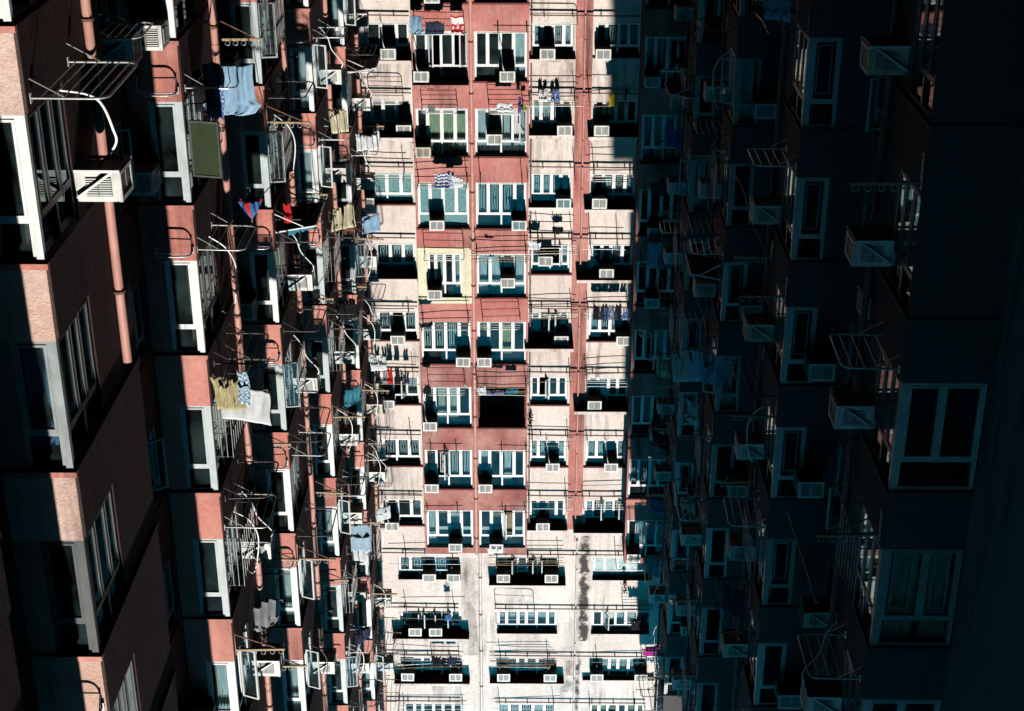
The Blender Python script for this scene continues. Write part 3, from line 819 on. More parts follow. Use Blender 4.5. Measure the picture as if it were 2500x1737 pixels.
fcloth('A', 4, .12, 'bunch', 'black', 'black cloth bundle at left end of the pole, left pink bay fifth row', .4, .22, .6, 0, 8)
fcloth('A', 5, .12, 'bunch', 'black', 'black garments at the left edge of the rack, left pink bay sixth row', .2, .45, .7, 0, 9)
fcloth('B', 1, .58, 'towel', 'white', 'plain white towel on the rack of the right pink bay', .55, .38, .7, .02, 10)
fcloth('B', 1, .86, 'towel', 'purple', 'narrow purple cloth beside the white towel', .10, .55, .6, 0, 11)
fcloth('B', 1, .95, 'towel', 'lime', 'small lime green cloth beside the purple cloth', .14, .18, .5, -.05, 12)
fcloth('B', 3, .28, 'socks', 'lightblue', 'pair of pale blue slippers hung on the right bay rack', .3, .14, .5, 0, 13)
fcloth('B', 5, .10, 'bunch', 'white', 'white plastic bag bundle hung at the open loggia', .25, .42, .7, 0, 14)
fcloth('B', 5, .38, 'bunch', 'floral', 'blue patterned clothes on poles of the open loggia', .6, .16, .7, 0, 15)
fcloth('B', 5, .72, 'towel', 'teal', 'dark teal cloth on poles of the open loggia', .4, .22, .6, 0, 16)
fcloth('B', 7, .35, 'sheet', 'white', 'white cloth draped over the window of the right pink bay, lowest row', .62, .24, .45, 1.75, 17, 'white_cloth')
fcloth('V', 1, .28, 'trousers', 'white', 'white trousers hung in the pale column, second row', .3, .45, .25, .02, 18)
fcloth('V', 1, .58, 'trousers', 'floral', 'patterned trousers beside the white trousers', .3, .45, .25, .02, 19)
fcloth('V', 3, .08, 'bunch', 'white', 'white laundry bundle at left of the three arm rack', .4, .4, .5, .05, 20)
fcloth('V', 3, .7, 'bunch', 'black', 'dark clothes bundle over an open window, pale column', .3, .3, .3, -.5, 21)
fcloth('V', 7, .35, 'sheet', 'white', 'white cloth flap under the dark window, pale column lowest row', .5, .2, .4, 1.15, 22, 'white_cloth')
fcloth('W', 1, .40, 'bunch', 'yellow', 'mustard yellow garment hung in the shadow edge', .2, .5, .8, 0, 23)
for i, (mt, uu, hh) in enumerate((('black', .14, .55), ('navy', .24, .5), ('black', .34, .62), ('blue', .42, .5), ('grey', .50, .58), ('navy', .58, .5), ('black', .68, .6), ('floral', .84, .45))):
    fcloth('W', 4, uu, 'trousers' if i % 3 else 'shirt', mt, ['leftmost black shirt', 'navy trousers second', 'black trousers third', 'blue shirt fourth', 'grey trousers fifth', 'navy trousers sixth', 'black shirt seventh', 'patterned trousers last'][i] + ' in the row of dark clothes beside the shadow', .2, hh, .72, .02, 30+i)
for i, (mt, uu, hh) in enumerate((('black', .22, .62), ('grey', .36, .55), ('red', .46, .66), ('black', .60, .7), ('navy', .78, .5))):
    fcloth('P', 5, uu, 'trousers', mt, ['black trousers first', 'grey trousers second', 'bright red trousers', 'black trousers right of the red pair', 'navy trousers last'][i] + ' in the clothes row, far left column', .18, hh, .6, .02, 40+i)
fcloth('P', 5, -.12, 'bunch', 'white', 'white laundry at left end of the row with red trousers', .5, .62, .8, .15, 46)
fcloth('C', 3, .35, 'sheet', 'lightblue', 'pale blue sheet hung in shade at the shaded bay column', .5, 1.0, .8, 0, 47)
fcloth('C', 3, .6, 'bunch', 'teal', 'teal clothes hung in shade beside the pale blue sheet', .5, .7, .8, 0, 48)
fcloth('C', 2, .4, 'bunch', 'navy', 'navy clothes hung in shade, shaded bay column third row', .5, .7, .8, 0, 49)
def tcloth(i, j, u, kind, mat, label, w=.5, h=.5, out=.6, seed=1, dz=0):
    x0, x1 = TG[j]; o = garment(kind, mat, (x1-(x1-x0)*u, D-out, TZ[i]-TH[i]-.07+dz), 0, w, h, seed)
    tag(o, label, 'clothes', 'laundry hung out on the facades'); return o
tcloth(2, 0, .62, 'bunch', 'black', 'heap of black clothes on the lowest left rack', .5, .45, .6, 60)
tcloth(2, 0, .84, 'bunch', 'navy', 'dark navy garment beside the heap of black clothes', .35, .45, .6, 61)
tcloth(1, 0, .80, 'socks', 'blue', 'small blue garment at the right end of a pole, lower left wall', .2, .3, .8, 62)
tcloth(1, 2, .82, 'bunch', 'black', 'dark blanket heaped on the rack at the lower right', .7, .55, .9, 63, .35)
tcloth(1, 2, .86, 'bunch', 'floral', 'white flecked blanket below the dark heap at the lower right', .45, .4, .7, 64)
tcloth(3, 2, .42, 'towel', 'yellow', 'yellow cloth in the window at the bottom edge', .3, .3, .2, 65, .9)
# pot plant shelf
def plant(loc, label, w=.35, h=.35, seed=1):
    rnd = random.Random(seed); root = empty('pot_plant', loc); tag(root, label, 'plant')
    p = MB(); p.tube([(0,0,0),(0,0,.14)], .07, 'terracotta', 10); p.build('pot', root)
    f = MB()
    for i in range(70):
        g = rnd.uniform(0, 2*pi); rr = rnd.uniform(0, w/2); z = .14+rnd.uniform(0, h); a = Vector((cos(g)*rr, sin(g)*rr, z))
        d = Vector((rnd.uniform(-1,1), rnd.uniform(-1,1), rnd.uniform(-.6,1))).normalized()*.07; s = d.cross(Vector((0.3,.2,1))).normalized()*.025
        f.add([a, a+d*.5+s, a+d, a+d*.5-s], [(0,1,2,3)], 'leaf')
    f.build('foliage', root); return root
plant((X50-.05, D-.3, TZ[0]-.0), 'small leafy plant on a ledge at the end of the pale wall', seed=3)
plant((X41-.12, D-.2, L(6)-.77-1.17-1.1), 'tiny plant growing beside the thin brown pipe below the pink bays', .3, .25, 4)

# ------------------------------------------------------------------ SIDE BUILDINGS
LIFT = {16.3: .77}
def side_building(sgn, name, label, Xo, Xr, bays, blen, wall, court, y0, y1, roof, plainbefore):
    B = empty(name, (sgn*Xo, bays[0], 0)); tag(B, label, 'building'); off = Vector((sgn*Xo, bays[0], 0))
    w = MB(); xo, xr = sgn*Xo, sgn*Xr
    xi = sgn*(Xr+.9)
    ks = range(-6, 14)
    zs = lambda k: L(k)
    EW = .54 if sgn > 0 else .62                                       # end window width
    CW = 1.42                                      # court window width
    edges = []
    for i, d in enumerate(bays):
        e = d+blen; plain = d < plainbefore
        nxt = bays[i+1] if i+1 < len(bays) else y1
        for k in ks:
            if L(k-1) > roof-1: continue
            lf = LIFT.get(d, 0) if sgn > 0 else 0
            z0, z1 = L(k-1)+lf, L(k-1)+.98+lf
            zt = min(L(k)+lf, roof)
            # bay spandrel
            wl = 'pale_bay_plaster' if sgn > 0 and 15 < d < 20 else wall
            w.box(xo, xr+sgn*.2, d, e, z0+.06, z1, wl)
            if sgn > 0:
                w.box(xo-.012, xo, d+.10, e-.002, z0+.062, z1-.002, court)  # thin dark panel paints shade onto the court face
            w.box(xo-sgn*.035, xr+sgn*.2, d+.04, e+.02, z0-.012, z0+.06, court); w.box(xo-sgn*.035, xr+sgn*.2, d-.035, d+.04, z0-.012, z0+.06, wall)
            if plain:
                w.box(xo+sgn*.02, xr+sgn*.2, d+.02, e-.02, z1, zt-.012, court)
            elif sgn < 0 and d < 20 and L(k) < 11.5:
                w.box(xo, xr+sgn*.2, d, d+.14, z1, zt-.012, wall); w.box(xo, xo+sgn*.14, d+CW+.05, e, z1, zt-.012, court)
                w.box(xo+sgn*.14, xr+sgn*.2, e-.14, e, z1, zt-.012, wall); w.box(xr+sgn*.05, xr+sgn*.2, d+.14, e-.14, z1, zt-.012, 'room')
            elif sgn < 0 and d < 20:
                w.box(xo, xo+sgn*.14, d+CW+.05, e, z1, zt-.012, court); w.box(xo+sgn*.14, xr+sgn*.2, e-.14, e, z1, zt-.012, wall); w.box(xr+sgn*.05, xr+sgn*.2, d+.14, e-.14, z1, zt-.012, 'room')
            else:
                w.box(xo+sgn*(EW+.02), xr+sgn*.2, d, d+.14, z1, zt-.012, wall)       # end pier
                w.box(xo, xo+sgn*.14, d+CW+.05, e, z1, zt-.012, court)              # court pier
                w.box(xo+sgn*.14, xr+sgn*.2, e-.14, e, z1, zt-.012, wall)            # far side
                w.box(xr+sgn*.05, xr+sgn*.2, d+.14, e-.14, z1, zt-.012, 'room')      # inside
            # recess wall
            z0 -= lf; z1 -= lf; zt -= lf
            rz0, rz1 = z0, z0+1.12; rt = zt-.16
            if plain or nxt > 49 and sgn < 0 and False:
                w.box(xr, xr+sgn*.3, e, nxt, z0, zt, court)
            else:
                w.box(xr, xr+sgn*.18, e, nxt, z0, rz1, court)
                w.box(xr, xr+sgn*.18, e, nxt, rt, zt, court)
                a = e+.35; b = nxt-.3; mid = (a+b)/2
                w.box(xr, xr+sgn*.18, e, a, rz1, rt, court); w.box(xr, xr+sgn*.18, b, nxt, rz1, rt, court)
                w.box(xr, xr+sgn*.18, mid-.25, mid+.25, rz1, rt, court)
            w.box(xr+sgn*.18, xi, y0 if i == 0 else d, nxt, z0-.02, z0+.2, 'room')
        if i == 0: w.box(xr, xr+sgn*.3, y0, d, -1, roof, court)
        if sgn < 0 and i == 3: w.box(xr+.02, xr, e+.01, nxt-.01, -1, roof-.5, 'far_wall_plaster')
        for yy in (d+.5, e+.3, nxt-.2): w.box(xr+sgn*.2, xi, yy-.05, yy+.05, -1, roof-.4, 'room')
        w.box(xo, xr+sgn*.2, d, e, roof-.0, roof+.3, wall)
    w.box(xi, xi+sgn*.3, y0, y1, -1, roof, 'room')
    w.box(xr, xi, y0, y1, roof, roof+.25, 'concrete')
    if sgn < 0:  # unseen rear wing behind the camera, added to block sky light
        for k in ks:
            if L(k-1) > roof-1: continue
            w.box(-9, 9, -27.2, -26.2, L(k-1), L(k-1)+1.1, 'shade_plaster'); w.box(-9, 9, -27.2, -26.6, L(k-1)+1.1, min(L(k), roof), 'room')
    w.build('wall', B, -off)
    return B, off, EW, CW
EB = [-4.6, 2.9, 10.3, 16.3, 23.9, 31.4, 38.9, 46.2]
WB = [-18.6, -9.1, .4, 9.9, 19.3, 28.4, 37.8, 46.6]
EX, ER = 5.5, 6.4
WX, WR = 5.3, 6.55
BL = 2.2; BLE = 3.35
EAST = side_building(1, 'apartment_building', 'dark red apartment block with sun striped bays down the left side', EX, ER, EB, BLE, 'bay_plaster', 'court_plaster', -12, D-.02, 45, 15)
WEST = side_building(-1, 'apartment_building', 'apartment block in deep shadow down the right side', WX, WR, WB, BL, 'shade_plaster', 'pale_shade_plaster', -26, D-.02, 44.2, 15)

# bay corner windows, recess windows: a few variants share meshes
def bay_window(var, sgn, EW, CW, endn=1, blank=False):
    """origin at bay's outer front corner at window foot; end part on y=0 plane, court part on x=0 plane"""
    fr, gl, cu, gr = MB(), MB(), MB(), MB(); H = FH-.98-.016
    rnd = random.Random(var*7+(3 if sgn > 0 else 0))
    curt = [None, 'cream', 'white', 'brown', None, None, 'blue'][var % 7]
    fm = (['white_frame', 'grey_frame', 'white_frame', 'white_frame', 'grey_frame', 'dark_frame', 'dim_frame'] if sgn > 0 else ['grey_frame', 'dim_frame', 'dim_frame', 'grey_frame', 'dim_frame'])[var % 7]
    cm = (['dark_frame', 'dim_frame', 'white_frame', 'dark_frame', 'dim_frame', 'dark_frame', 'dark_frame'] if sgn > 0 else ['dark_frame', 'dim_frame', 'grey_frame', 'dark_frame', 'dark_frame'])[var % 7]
    def part(T, **kw):
        for q in (fr, gl, cu, gr): q.T = T
        window_geo(fr, gl, cu, gr, **kw)
    if not blank: part(Matrix.Translation((sgn*(EW/2+.045), .075, 0)), w=EW-.05, h=H, n=endn, tr=.5, curtain=curt, seed=var, fm=fm, tmull=1, grille=range(endn) if var % 2 and sgn < 0 else (), gstyle=1)
    a = -pi/2*sgn
    part(Matrix.Translation((sgn*.075, CW/2+.06, 0)) @ Matrix.Rotation(a, 4, 'Z'), w=CW-.06, h=H, n=3, tr=.5, curtain=curt, seed=var+9, fm=cm, tmull=2,
         open_=((0,) if sgn < 0 else (2,)) if var in (2, 4) else (), grille=(0, 2) if var == 3 else (), gstyle=1)
    for q in (fr, gl): q.T = Matrix.Identity(4)
    fr.box(sgn*.004, sgn*.09, .004, .09, 0, H, fm)
    o = fr.build('bay_window'); ks = [gl.build('pane', o)]
    if var in (1, 4) and not blank:
        cg = MB(); x1_ = -sgn*.30
        for z in (.06, H*.35, H*.62): cg.tube([(0, .12, z), (x1_, .12, z), (x1_, CW+.02, z), (0, CW+.02, z)], .010, 'dark_metal', 5)
        for q in range(8):
            y_ = .12+(CW-.1)*q/7; cg.tube([(x1_, y_, .05), (x1_, y_, H*.63)], .007, 'galvanised', 5)
        for q in range(1, 3): cg.tube([(x1_*q/3, .12, .05), (x1_*q/3, .12, H*.63)], .007, 'galvanised', 5)
        ks.append(cg.build('window_cage', o))
    if cu.f: ks.append(cu.build('curtain', o))
    if gr.f: ks.append(gr.build('grille', o))
    kids(o, *ks); PROTO_USED[o.name] = False
    return o
def recess_window(var, sgn, W_):
    fr, gl, cu, gr = MB(), MB(), MB(), MB()
    window_geo(fr, gl, cu, gr, w=W_, h=FH-.16-1.12, n=4 if var else 3, tr=.4, curtain=[None, None, 'white', None][var % 4], seed=var+50, open_=(1,) if var == 1 else (), fm='dim_frame' if var == 0 else 'white_frame', grille=())
    o = fr.build('window'); ks = [gl.build('pane', o)]
    if cu.f: ks.append(cu.build('curtain', o))
    kids(o, *ks); PROTO_USED[o.name] = False
    return o
def addw(proto, parent, loc, rz=0):
    if not PROTO_USED[proto.name]:
        PROTO_USED[proto.name] = True; proto.parent = parent; proto.location = loc; proto.rotation_euler.z = rz; return proto
    return copy_tree(proto, parent, loc, rz)
ORD = ['nearest', 'second', 'third', 'fourth', 'farthest']
rndS = random.Random(21)
for sgn, (B, off, EW, CW), bays, xo_, xr_ in ((1, EAST, EB, EX, ER), (-1, WEST, WB, WX, WR)):
    BW = [bay_window(i, sgn, EW, CW) for i in range(7 if sgn > 0 else 5)]
    RWs = {}
    BWN = [bay_window(i, sgn, 1.2, CW, 2) for i in range(2)] + [bay_window(3, sgn, EW, CW, 1, True)] if sgn < 0 else None
    vis = [d for d in bays if d > 15]
    side = 'left' if sgn > 0 else 'right'
    for bi, d in enumerate(vis):
        e = d+(BLE if sgn > 0 else BL); lf = LIFT.get(d, 0)
        i = bays.index(d); nxt = bays[i+1] if i+1 < len(bays) else D-.02
        xo, xr = sgn*xo_, sgn*xr_
        where = f'{ORD[bi]} bay of {side} block'
        rec = f'recess past {ORD[bi]} bay, {side} block'
        a_ = e+.35; b_ = nxt-.3; mid = (a_+b_)/2; rw = (b_-a_)/2-.27
        rkey = round(rw, 2)
        for k in range(-6, 11):
            zf = L(k-1)+.98+lf; zt = L(k)+lf
            if not (zvis(xo, d, zt, 120) or zvis(xo, e, zf, 120)): continue
            if zt > (45 if sgn > 0 else 42.3): continue
            var = rndS.randrange(5)
            if sgn > 0 and bi == 0: var = 3 if proj((xo, d, zt))[1] < 800 else (5 if k % 2 else 6)  # lower windows of the nearest bay take darker frames in place of a shadow
            bw_ = BW[var] if sgn > 0 or bi > 0 else (BWN[2] if zt < 11.5 else BWN[(k+1) % 2])
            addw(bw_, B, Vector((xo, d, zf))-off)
            for c in (0, 1):
                if rkey not in RWs: RWs[rkey] = [recess_window(q, sgn, rw) for q in range(2)]
                yc = (a_+mid-.25)/2 if c == 0 else (mid+.25+b_)/2
                if zvis(xr, yc, zf+.7, 40):
                    addw(RWs[rkey][rndS.randrange(2)], B, Vector((xr+sgn*.09, yc, L(k-1)+1.12))-off, -pi/2*sgn)
            rzc = -pi/2*sgn
            if sgn > 0 and bi == 0:
                pz = proj((xo, d, zt))[1]
                if 560 < pz < 760:
                    reg(rack('big', (xo-.03, d+.95, zf-.16), rzc), 'large tubular drying rack with thin wires', where, 'drying rack', 'court drying racks on the left block')
                    reg(place(AC['braced'], (xo-.014, d+1.75, zt-.62), rzc), 'white braced air conditioner in sun', where, 'air conditioner', 'bracketed air conditioners on the left block')
                    hb = MB(); hb.tube(smooth_path([(xo-.02, d+1.9, zt-.4), (xo-.5, d+1.6, zt-.9), (xo-.62, d+1.2, zf+.5), (xo-.55, d+.9, zf+.05), (xo-.2, d+.7, zf-.1)]), .016, 'plastic_white', 7)
                    reg(hb.build('hose'), 'long white looping hose', where, 'hose', 'hoses on the left block'); REG[-1]['ref'] = (xo, d, zt)
                elif 20 < pz < 300:
                    if not any(r['desc'] == 'large white braced air conditioner' for r in REG):
                        reg(place(AC['braced'], (xr-.004, 22.75, 6.95), rzc), 'large white braced air conditioner', rec, 'air conditioner', 'recess air conditioners on the left block')
                        reg(rack('u', (xr-.004, 22.7, 6.86), rzc, w=1.0, d=.75, n=5), 'small drying rack before an air conditioner', rec, 'drying rack', 'court drying racks on the left block')
                        reg(place(AC['white'], (5.86, 23.9, 6.93), 0), 'white air conditioner facing the sun', 'second end wall, left block', 'air conditioner', 'end wall air conditioners on the left block')
                elif pz > 900 and rndS.random() < .5:
                    reg(rack('u', (xo+sgn*.36, d-.035, zf-.2), 0, w=.62, d=.3, n=1), 'short bent rail', f'{ORD[bi]} end wall, {side} block', 'rail', 'short rails on the left block')
                continue
            # court side air conditioner
            if rndS.random() < (.72 if sgn > 0 else .85):
                kd = rndS.choice(['braced', 'braced', 'braced_beige', 'braced_hosed'])
                yy = d+1.72 + rndS.uniform(-.15, .12); zz = zt-.55-rndS.uniform(0, .25)
                if zvis(xo-sgn*.4, yy, zz, -10):
                    reg(place(AC[kd], (xo-sgn*.004, yy, zz), rzc), ACD[kd], where, 'air conditioner', f'bracketed air conditioners on the {side} block')
            if bi < 4 and (sgn > 0 or bi > 0) and rndS.random() < (.25 if sgn > 0 else .35):
                kd = rndS.choice(['white', 'beige']); zz = zt-.75
                if zvis(xo, d, zz, -10):
                    reg(place(AC[kd], (xo+sgn*.72, d, zz), 0), ACD[kd], f'{ORD[bi]} end wall, {side} block', 'air conditioner', f'end wall air conditioners on the {side} block')
            if rndS.random() < .35:
                yy = e+rndS.uniform(.8, nxt-e-.8); zz = zt-.7
                if zvis(xr-sgn*.5, yy, zz, -10):
                    kd = rndS.choice(['braced', 'braced_beige'])
                    reg(place(AC[kd], (xr-sgn*.004, yy, zz), rzc), ACD[kd], rec, 'air conditioner', f'recess air conditioners on the {side} block')
            # racks on the court face
            r = rndS.random(); zz = zf-.16; yy = d+rndS.uniform(.7, 1.0)
            near = (sgn > 0 and bi == 0)
            if zvis(xo-sgn*.7, yy, zz, -10):
                g = f'court drying racks on the {side} block'
                if near or r < .28:
                    kd = 'big' if near else 'u'
                    kw = {} if near else dict(w=1.2, d=.8, n=4)
                    reg(rack(kd, (xo-sgn*.002, yy, zz), rzc, **kw), RACKD[kd], where, 'drying rack', g)
                elif r < .62:
                    reg(rack('arm', (xo-sgn*.002, d+.16, zz), rzc), RACKD['arm'], where, 'pole holder', g)
                elif r < .85:
                    sdk = rndS.randrange(3)
                    reg(rack('grid2', (xo-sgn*.002, yy, zz), rzc, w=1.3, d=.9, poles=3, over=.3, seed=100+sdk), RACKD['grid2'], where, 'drying rack', g)
            if bi > 0:
                if rndS.random() < .5 and zvis(xo-sgn*.5, d+1.2, zf-.5, -10):
                    reg(rack('u2' if rndS.random() < .3 else 'u', (xo-sgn*.014, d+1.1, zf-.62), rzc, **({'mat': 'dark_metal'})), RACKD['u'].replace('drying', 'dark drying'), where, 'drying rack', f'court drying racks on the {side} block')
                if rndS.random() < .45 and zvis(xo-sgn*.5, e, zf, -10):
                    reg(rack('arm', (xo-sgn*.014, e-.14, zf-.25), rzc, d=.8), RACKD['arm'].replace('rust brown', 'short brown'), where, 'pole holder', f'court drying racks on the {side} block')
                if sgn > 0 and rndS.random() < .5 and zvis(xr, nxt-.9, zf, -10):
                    reg(rack('grid2', (xr-.002, nxt-.95, zf-.1), rzc, w=1.1, d=.8, poles=2, over=.1, seed=140+k % 2), 'recessed two arm drying rack', rec, 'drying rack', f'court drying racks on the {side} block')
                if rndS.random() < .4 and zvis(xo-sgn*.1, d+.4, zt, -10):
                    hb = MB(); x_ = xo-sgn*.03; q1 = rndS.uniform(.1, .4)
                    hb.tube(smooth_path([(x_, d+1.5, zt-.2), (x_-sgn*.25, d+1.2, zt+.1-q1), (x_-sgn*.42, d+1.0, zt-.75-q1), (x_-sgn*.3, d+.95, zt-1.2-q1), (x_-sgn*.03, d+.8, zt-1.5-q1)]), .014, rndS.choice(['plastic_white', 'plastic_white', 'dark_metal']), 6)
                    reg(hb.build('hose'), 'loose drain hose', where, 'hose', f'hoses on the {side} block'); REG[-1]['ref'] = (x_, d+1, zt-.5)
            # end-face towel rail on the spandrel
            if sgn > 0 and rndS.random() < .45 and zvis(xo, d, zf-.25, -10):
                reg(rack('u', (xo+sgn*.36, d-.035, zf-.2), 0, w=.62, d=.3, n=1), 'short bent rail', f'{ORD[bi]} end wall, {side} block', 'rail', 'short rails on the left block')
            # random laundry
            if rndS.random() < (.3 if bi > 0 else 0):
                mt = rndS.choice(['white', 'navy', 'grey', 'blue', 'floral', 'teal', 'cream', 'black', 'lightblue', 'maroon'])
                kd = rndS.choice(['shirt', 'bunch', 'towel', 'trousers'])
                px, py, dd = proj((xo-sgn*.55, yy, zz))
                if 30 < py < 1700:
                    wsz = rndS.uniform(.4, .8); q_ = (rndS.uniform(.5, 1.1), rndS.uniform(.5, .75), rndS.randrange(1000))
                    if sgn > 0 and abs(px-580) < 90 and abs(py-510) < 100: continue
                    o = garment(kd, mt, (xo-sgn*.5, yy, zz-.02), rzc + q_[0]*sgn, wsz, q_[1], q_[2])
                    mdesc = dict(lightblue='pale blue', floral='blue patterned').get(mt, mt)
                    reg(o, f"{mdesc} {dict(shirt='shirt', bunch='clothes bundle', towel='towel', trousers='trousers')[kd]} hung out", where, 'clothes', 'laundry on the side blocks')
        # drain pipe at the far corner of each bay
        if sgn > 0:
            vpipe(0, .062, -1, 10.5 if bi == 0 else 45, 'pink_pipe_paint', f'pink drain pipe beside the {ORD[bi]} bay of the left block', d+2.55, FH, xo-.085)
        else:
            vpipe(0, .05, -1, 42.3, 'brown_pipe_paint', f'dark drain pipe beside the {ORD[bi]} bay of the right block', e+.12, FH, xo+.06)

# --- particular things on the left block
def bay_cloth(sgn, bi, k, kind, mat, label, dy, out, w, h, seed, turn=0.0, dz=0, name=None):
    d = [q for q in (EB if sgn > 0 else WB) if q > 15][bi]; xo = sgn*(EX if sgn > 0 else WX)
    o = garment(kind, mat, (xo-sgn*out, d+dy, L(k-1)+.98-.18+dz), turn, w, h, seed, name)
    tag(o, label, 'clothes', 'laundry on the side blocks'); return o
def at_px(px, py, y):
    return onplane(px, py, y)
def hang(px, py, y, kind, mat, label, w, h, seed, rz=0.0, cat='clothes', name=None):
    p = at_px(px, py, y); o = garment(kind, mat, p, rz, w, h, seed, name); tag(o, label, cat, 'laundry on the side blocks'); return o
hang(566, 280, 24.6, 'shirt', 'lightblue', 'light blue T-shirt hanging in the sun on the second bay of the left block', .82, .84, 201, .1)
hang(528, 285, 24.3, 'bunch', 'floral', 'white and blue patterned clothes left of the light blue T-shirt', .2, .68, 202)
hang(490, 270, 24.9, 'bunch', 'black', 'dark flecked garment left of the light blue T-shirt', .2, .7, 203)
hang(566, 1000, 23.6, 'bunch', 'khaki', 'khaki trousers heap above the white sheet on the left block', .48, .62, 204, .1)
hang(602, 1028, 23.9, 'sheet', 'white', 'white sheet hanging slack in the sun on the left block', .95, .62, 205, .3)
hang(598, 985, 23.5, 'towel', 'check', 'blue patterned cloth between the khaki trousers and the white sheet', .22, .6, 214, .3)
hang(882, 1345, 39.4, 'towel', 'check', 'pale checked cloth hanging at the fourth left bay', .6, .9, 206)
hang(878, 1370, 40.0, 'sheet', 'white', 'white cloth above the pale checked cloth', .5, .7, 207, .3)
hang(925, 905, 47.0, 'bunch', 'white', 'white washing hanging where the left block meets the facade', .5, .7, 208)
hang(1702, 930, 37.2, 'bunch', 'skyblue', 'large bundle of pale blue sheets hung in the shade of the right block', .72, 1.0, 209, 0, 'clothes', 'bed_sheets')
hang(1738, 938, 37.0, 'shirt', 'lightblue', 'pale blue top at the right of the blue sheets on the right block', .55, .5, 213, .3)
hang(1660, 930, 37.0, 'bunch', 'paleteal', 'pale cream cloth left of the blue sheets on the right block', .34, .95, 210)
hang(1588, 1600, 47.5, 'bunch', 'magenta', 'magenta flowered cloth near the lower right of the sunlit facade', .5, .45, 211)
hang(705, 560, 31.8, 'towel', 'red', 'dark red cloth on the third bay of the left block', .16, .6, 212)
# folded umbrella hanging open
def umbrella(loc):
    root = empty('umbrella', loc); tag(root, 'half folded blue and red umbrella hanging by its handle on the left block', 'umbrella')
    c = MB(); n = 16
    vs = [(0,0,.36)]; ring1 = []; ring2 = []
    for k in range(n):
        g = 2*pi*k/n; r1 = .10+(.03 if k % 2 else 0); r2 = .24*(1 if k % 2 else .55)
        vs += [(cos(g)*r1, sin(g)*r1, .18), (cos(g)*r2, sin(g)*r2, -.02)]
    for k in range(n):
        a, b = 1+2*k, 1+2*((k+1) % n)
        mt = 'cloth_red' if (k//2) % 3 == 0 else 'cloth_blue'
        c.add([vs[0], vs[a], vs[b]], [(0,1,2)], mt); c.add([vs[a], vs[a+1], vs[b+1], vs[b]], [(0,1,2,3)], mt)
    o = c.build('canopy', root); md = o.modifiers.new('t', 'SOLIDIFY'); md.thickness = .004
    s = MB(); s.tube([(0,0,.42),(0,0,-.16)] , .008, 'galvanised', 6)
    s.build('shaft', root)
    h = MB(); h.tube(smooth_path([(0,0,-.16),(0,0,-.24),(.03,0,-.28),(.06,0,-.25)]), .012, 'dark_metal', 6); h.build('handle', root)
umbrella(at_px(612, 492, 26.9))
# green door-like shutter panel on the second bay, a leaning sash
pg = at_px(503, 365, 23.75)
o = MB(); o.box(-.22, .22, -.02, .02, -.44, .44, 'green_panel')
root = empty('window_shutter', pg, R(12)); tag(root, 'dark olive shutter panel standing open at the second bay of the left block', 'shutter')
o.build('panel', root); f = MB()
for (x0,x1,z0,z1) in ((-.25,-.22,-.47,.47),(.22,.25,-.47,.47),(-.22,.22,.44,.47),(-.22,.22,-.47,-.44)): f.box(x0,x1,-.03,.03,z0,z1,'dark_frame')
f.build('frame', root)
# metal awnings over court windows
def awning(px, py, y, sgn, label, w=1.6, p=.9):
    pt = at_px(px, py, y); xo = sgn*(EX if sgn > 0 else WX)
    root = empty('awning', (xo, y, pt.z), -pi/2*sgn); tag(root, label, 'awning', 'metal awnings')
    a = MB(); n = 16
    vs = []
    for k in range(n+1):
        x = -w/2+w*k/n; zz = .012*(1 if k % 2 else -1)
        vs += [(x, 0, zz), (x, -p, -.16+zz), (x, 0, zz+.012), (x, -p, -.16+zz+.012)]
    fs = []
    for k in range(n):
        q = 4*k; fs += [(q, q+4, q+5, q+1), (q+2, q+3, q+7, q+6)]
    a.add(vs, fs, 'awning_sheet'); a.build('sheet', root)
    b = MB()
    for sx in (-1, 1): b.bar((sx*w/2, 0, -.02), (sx*w/2, -p, -.18), .03, .03, 'white_frame'); b.bar((sx*w/2, 0, -.45), (sx*w/2, -p*.7, -.16), .02, .02, 'white_frame')
    b.bar((-w/2, -p, -.18), (w/2, -p, -.18), .03, .04, 'white_frame'); b.build('frame', root)
awning(690, 540, 32.5, 1, 'grey sheet awning with white edge on the third left bay')
awning(905, 165, 47.3, 1, 'dark sheet awning beside the purple curtains')
awning(1760, 660, 39.0, -1, 'dark sheet awning in shadow on the right block', 1.5, .8)
awning(1700, 230, 47.5, -1, 'small dark awning beside the shaded bays', 1.3, .8)
# long bamboo pole in the right block's shade, sunlight put into its pale colour
bp = MB(); p0 = at_px(1923, 1248, 23.6); p1 = at_px(1994, 1472, 21.6)
bp.tube([p0, (p0+p1)/2+Vector((0,0,-.02)), p1], .02, 'pale_bamboo', 7)
ob = bp.build('bamboo_pole'); tag(ob, 'long bamboo pole coloured pale as if sunlit in the shade of the right block', 'pole')

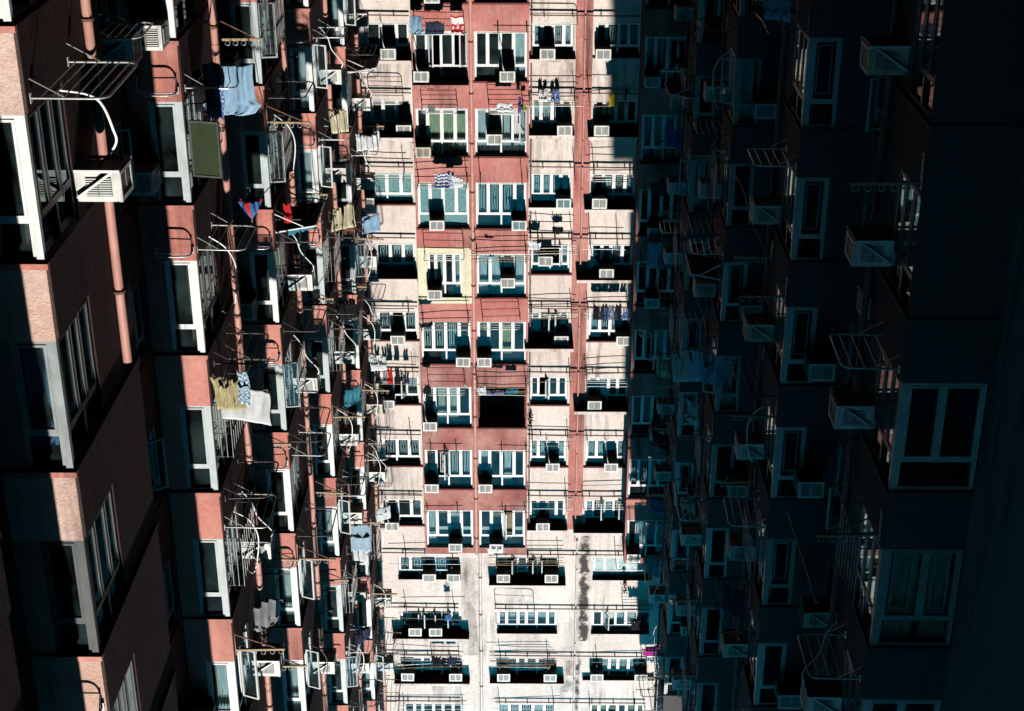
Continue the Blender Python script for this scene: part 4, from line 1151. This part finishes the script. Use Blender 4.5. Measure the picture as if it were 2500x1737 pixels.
# sagging cables along the two blocks
def cable(sgn, y0_, y1_, z, sag, label, out=.12):
    xo = sgn*((EX if sgn > 0 else WX)-out)
    pts = [(xo-sgn*.05*sin(i*1.7), y0_+(y1_-y0_)*i/12, z-sag*4*(i/12)*(1-i/12)+.02*sin(i*2.3)) for i in range(13)]
    b = MB(); b.tube(pts, .011, 'dark_metal', 5); tag(b.build('cable'), label, 'cable', 'cables slung between the bays')
cable(1, 24.2, 33.8, 12.4, .5, 'dark cable slung from the second to the third bay of the left block')
cable(1, 32, 41.2, 17.6, .7, 'dark cable slung from the third to the fourth bay of the left block')
cable(1, 39.4, 48.5, 22.4, .5, 'dark cable slung from the fourth to the last bay of the left block')
cable(-1, 28.6, 40, 14.0, .6, 'dark cable slung from the second to the third bay of the right block')
cable(-1, 38, 48.6, 19.8, .6, 'dark cable slung from the third to the last bay of the right block')
# ------------------------------------------------------------------ ground
g = MB(); g.add([(-120,-120,0),(120,-120,0),(120,160,0),(-120,160,0)], [(0,1,2,3)], 'asphalt')
gr = g.build('ground'); tag(gr, 'grey courtyard ground far below the facades', 'ground', None, 'structure')

# ------------------------------------------------------------------ labels from positions in the picture
bpy.context.view_layer.update()
NTH = ['topmost', 'second from the top', 'third from the top', 'fourth from the top', 'fifth from the top', 'sixth from the top', 'seventh from the top', 'eighth from the top',
       'ninth from the top', 'tenth from the top', 'eleventh from the top', 'twelfth from the top', 'thirteenth from the top']
byk = {}
for r in REG:
    byk.setdefault((r['desc'], r['where']), []).append(r)
for (desc, where), rs in byk.items():
    rs.sort(key=lambda r: proj(r['ref'] or r['o'].matrix_world.translation)[1])
    for i, r in enumerate(rs):
        if where.startswith('row '): lab = f"{desc}, {where[7:]}, {['top', 'second', 'third', 'bottom'][int(where[4])-1]} row"; tag(r['o'], lab, r['cat'], r['group']); continue
        lab = f"{desc}, {where}" if len(rs) == 1 else f"{desc}, {NTH[i]}, {where}"
        tag(r['o'], lab, r['cat'], r['group'])
# prototypes never used are removed
def drop(o):
    for ch in list(o.children): drop(ch)
    bpy.data.objects.remove(o)
for n, used in PROTO_USED.items():
    if not used and n in bpy.data.objects: drop(bpy.data.objects[n])
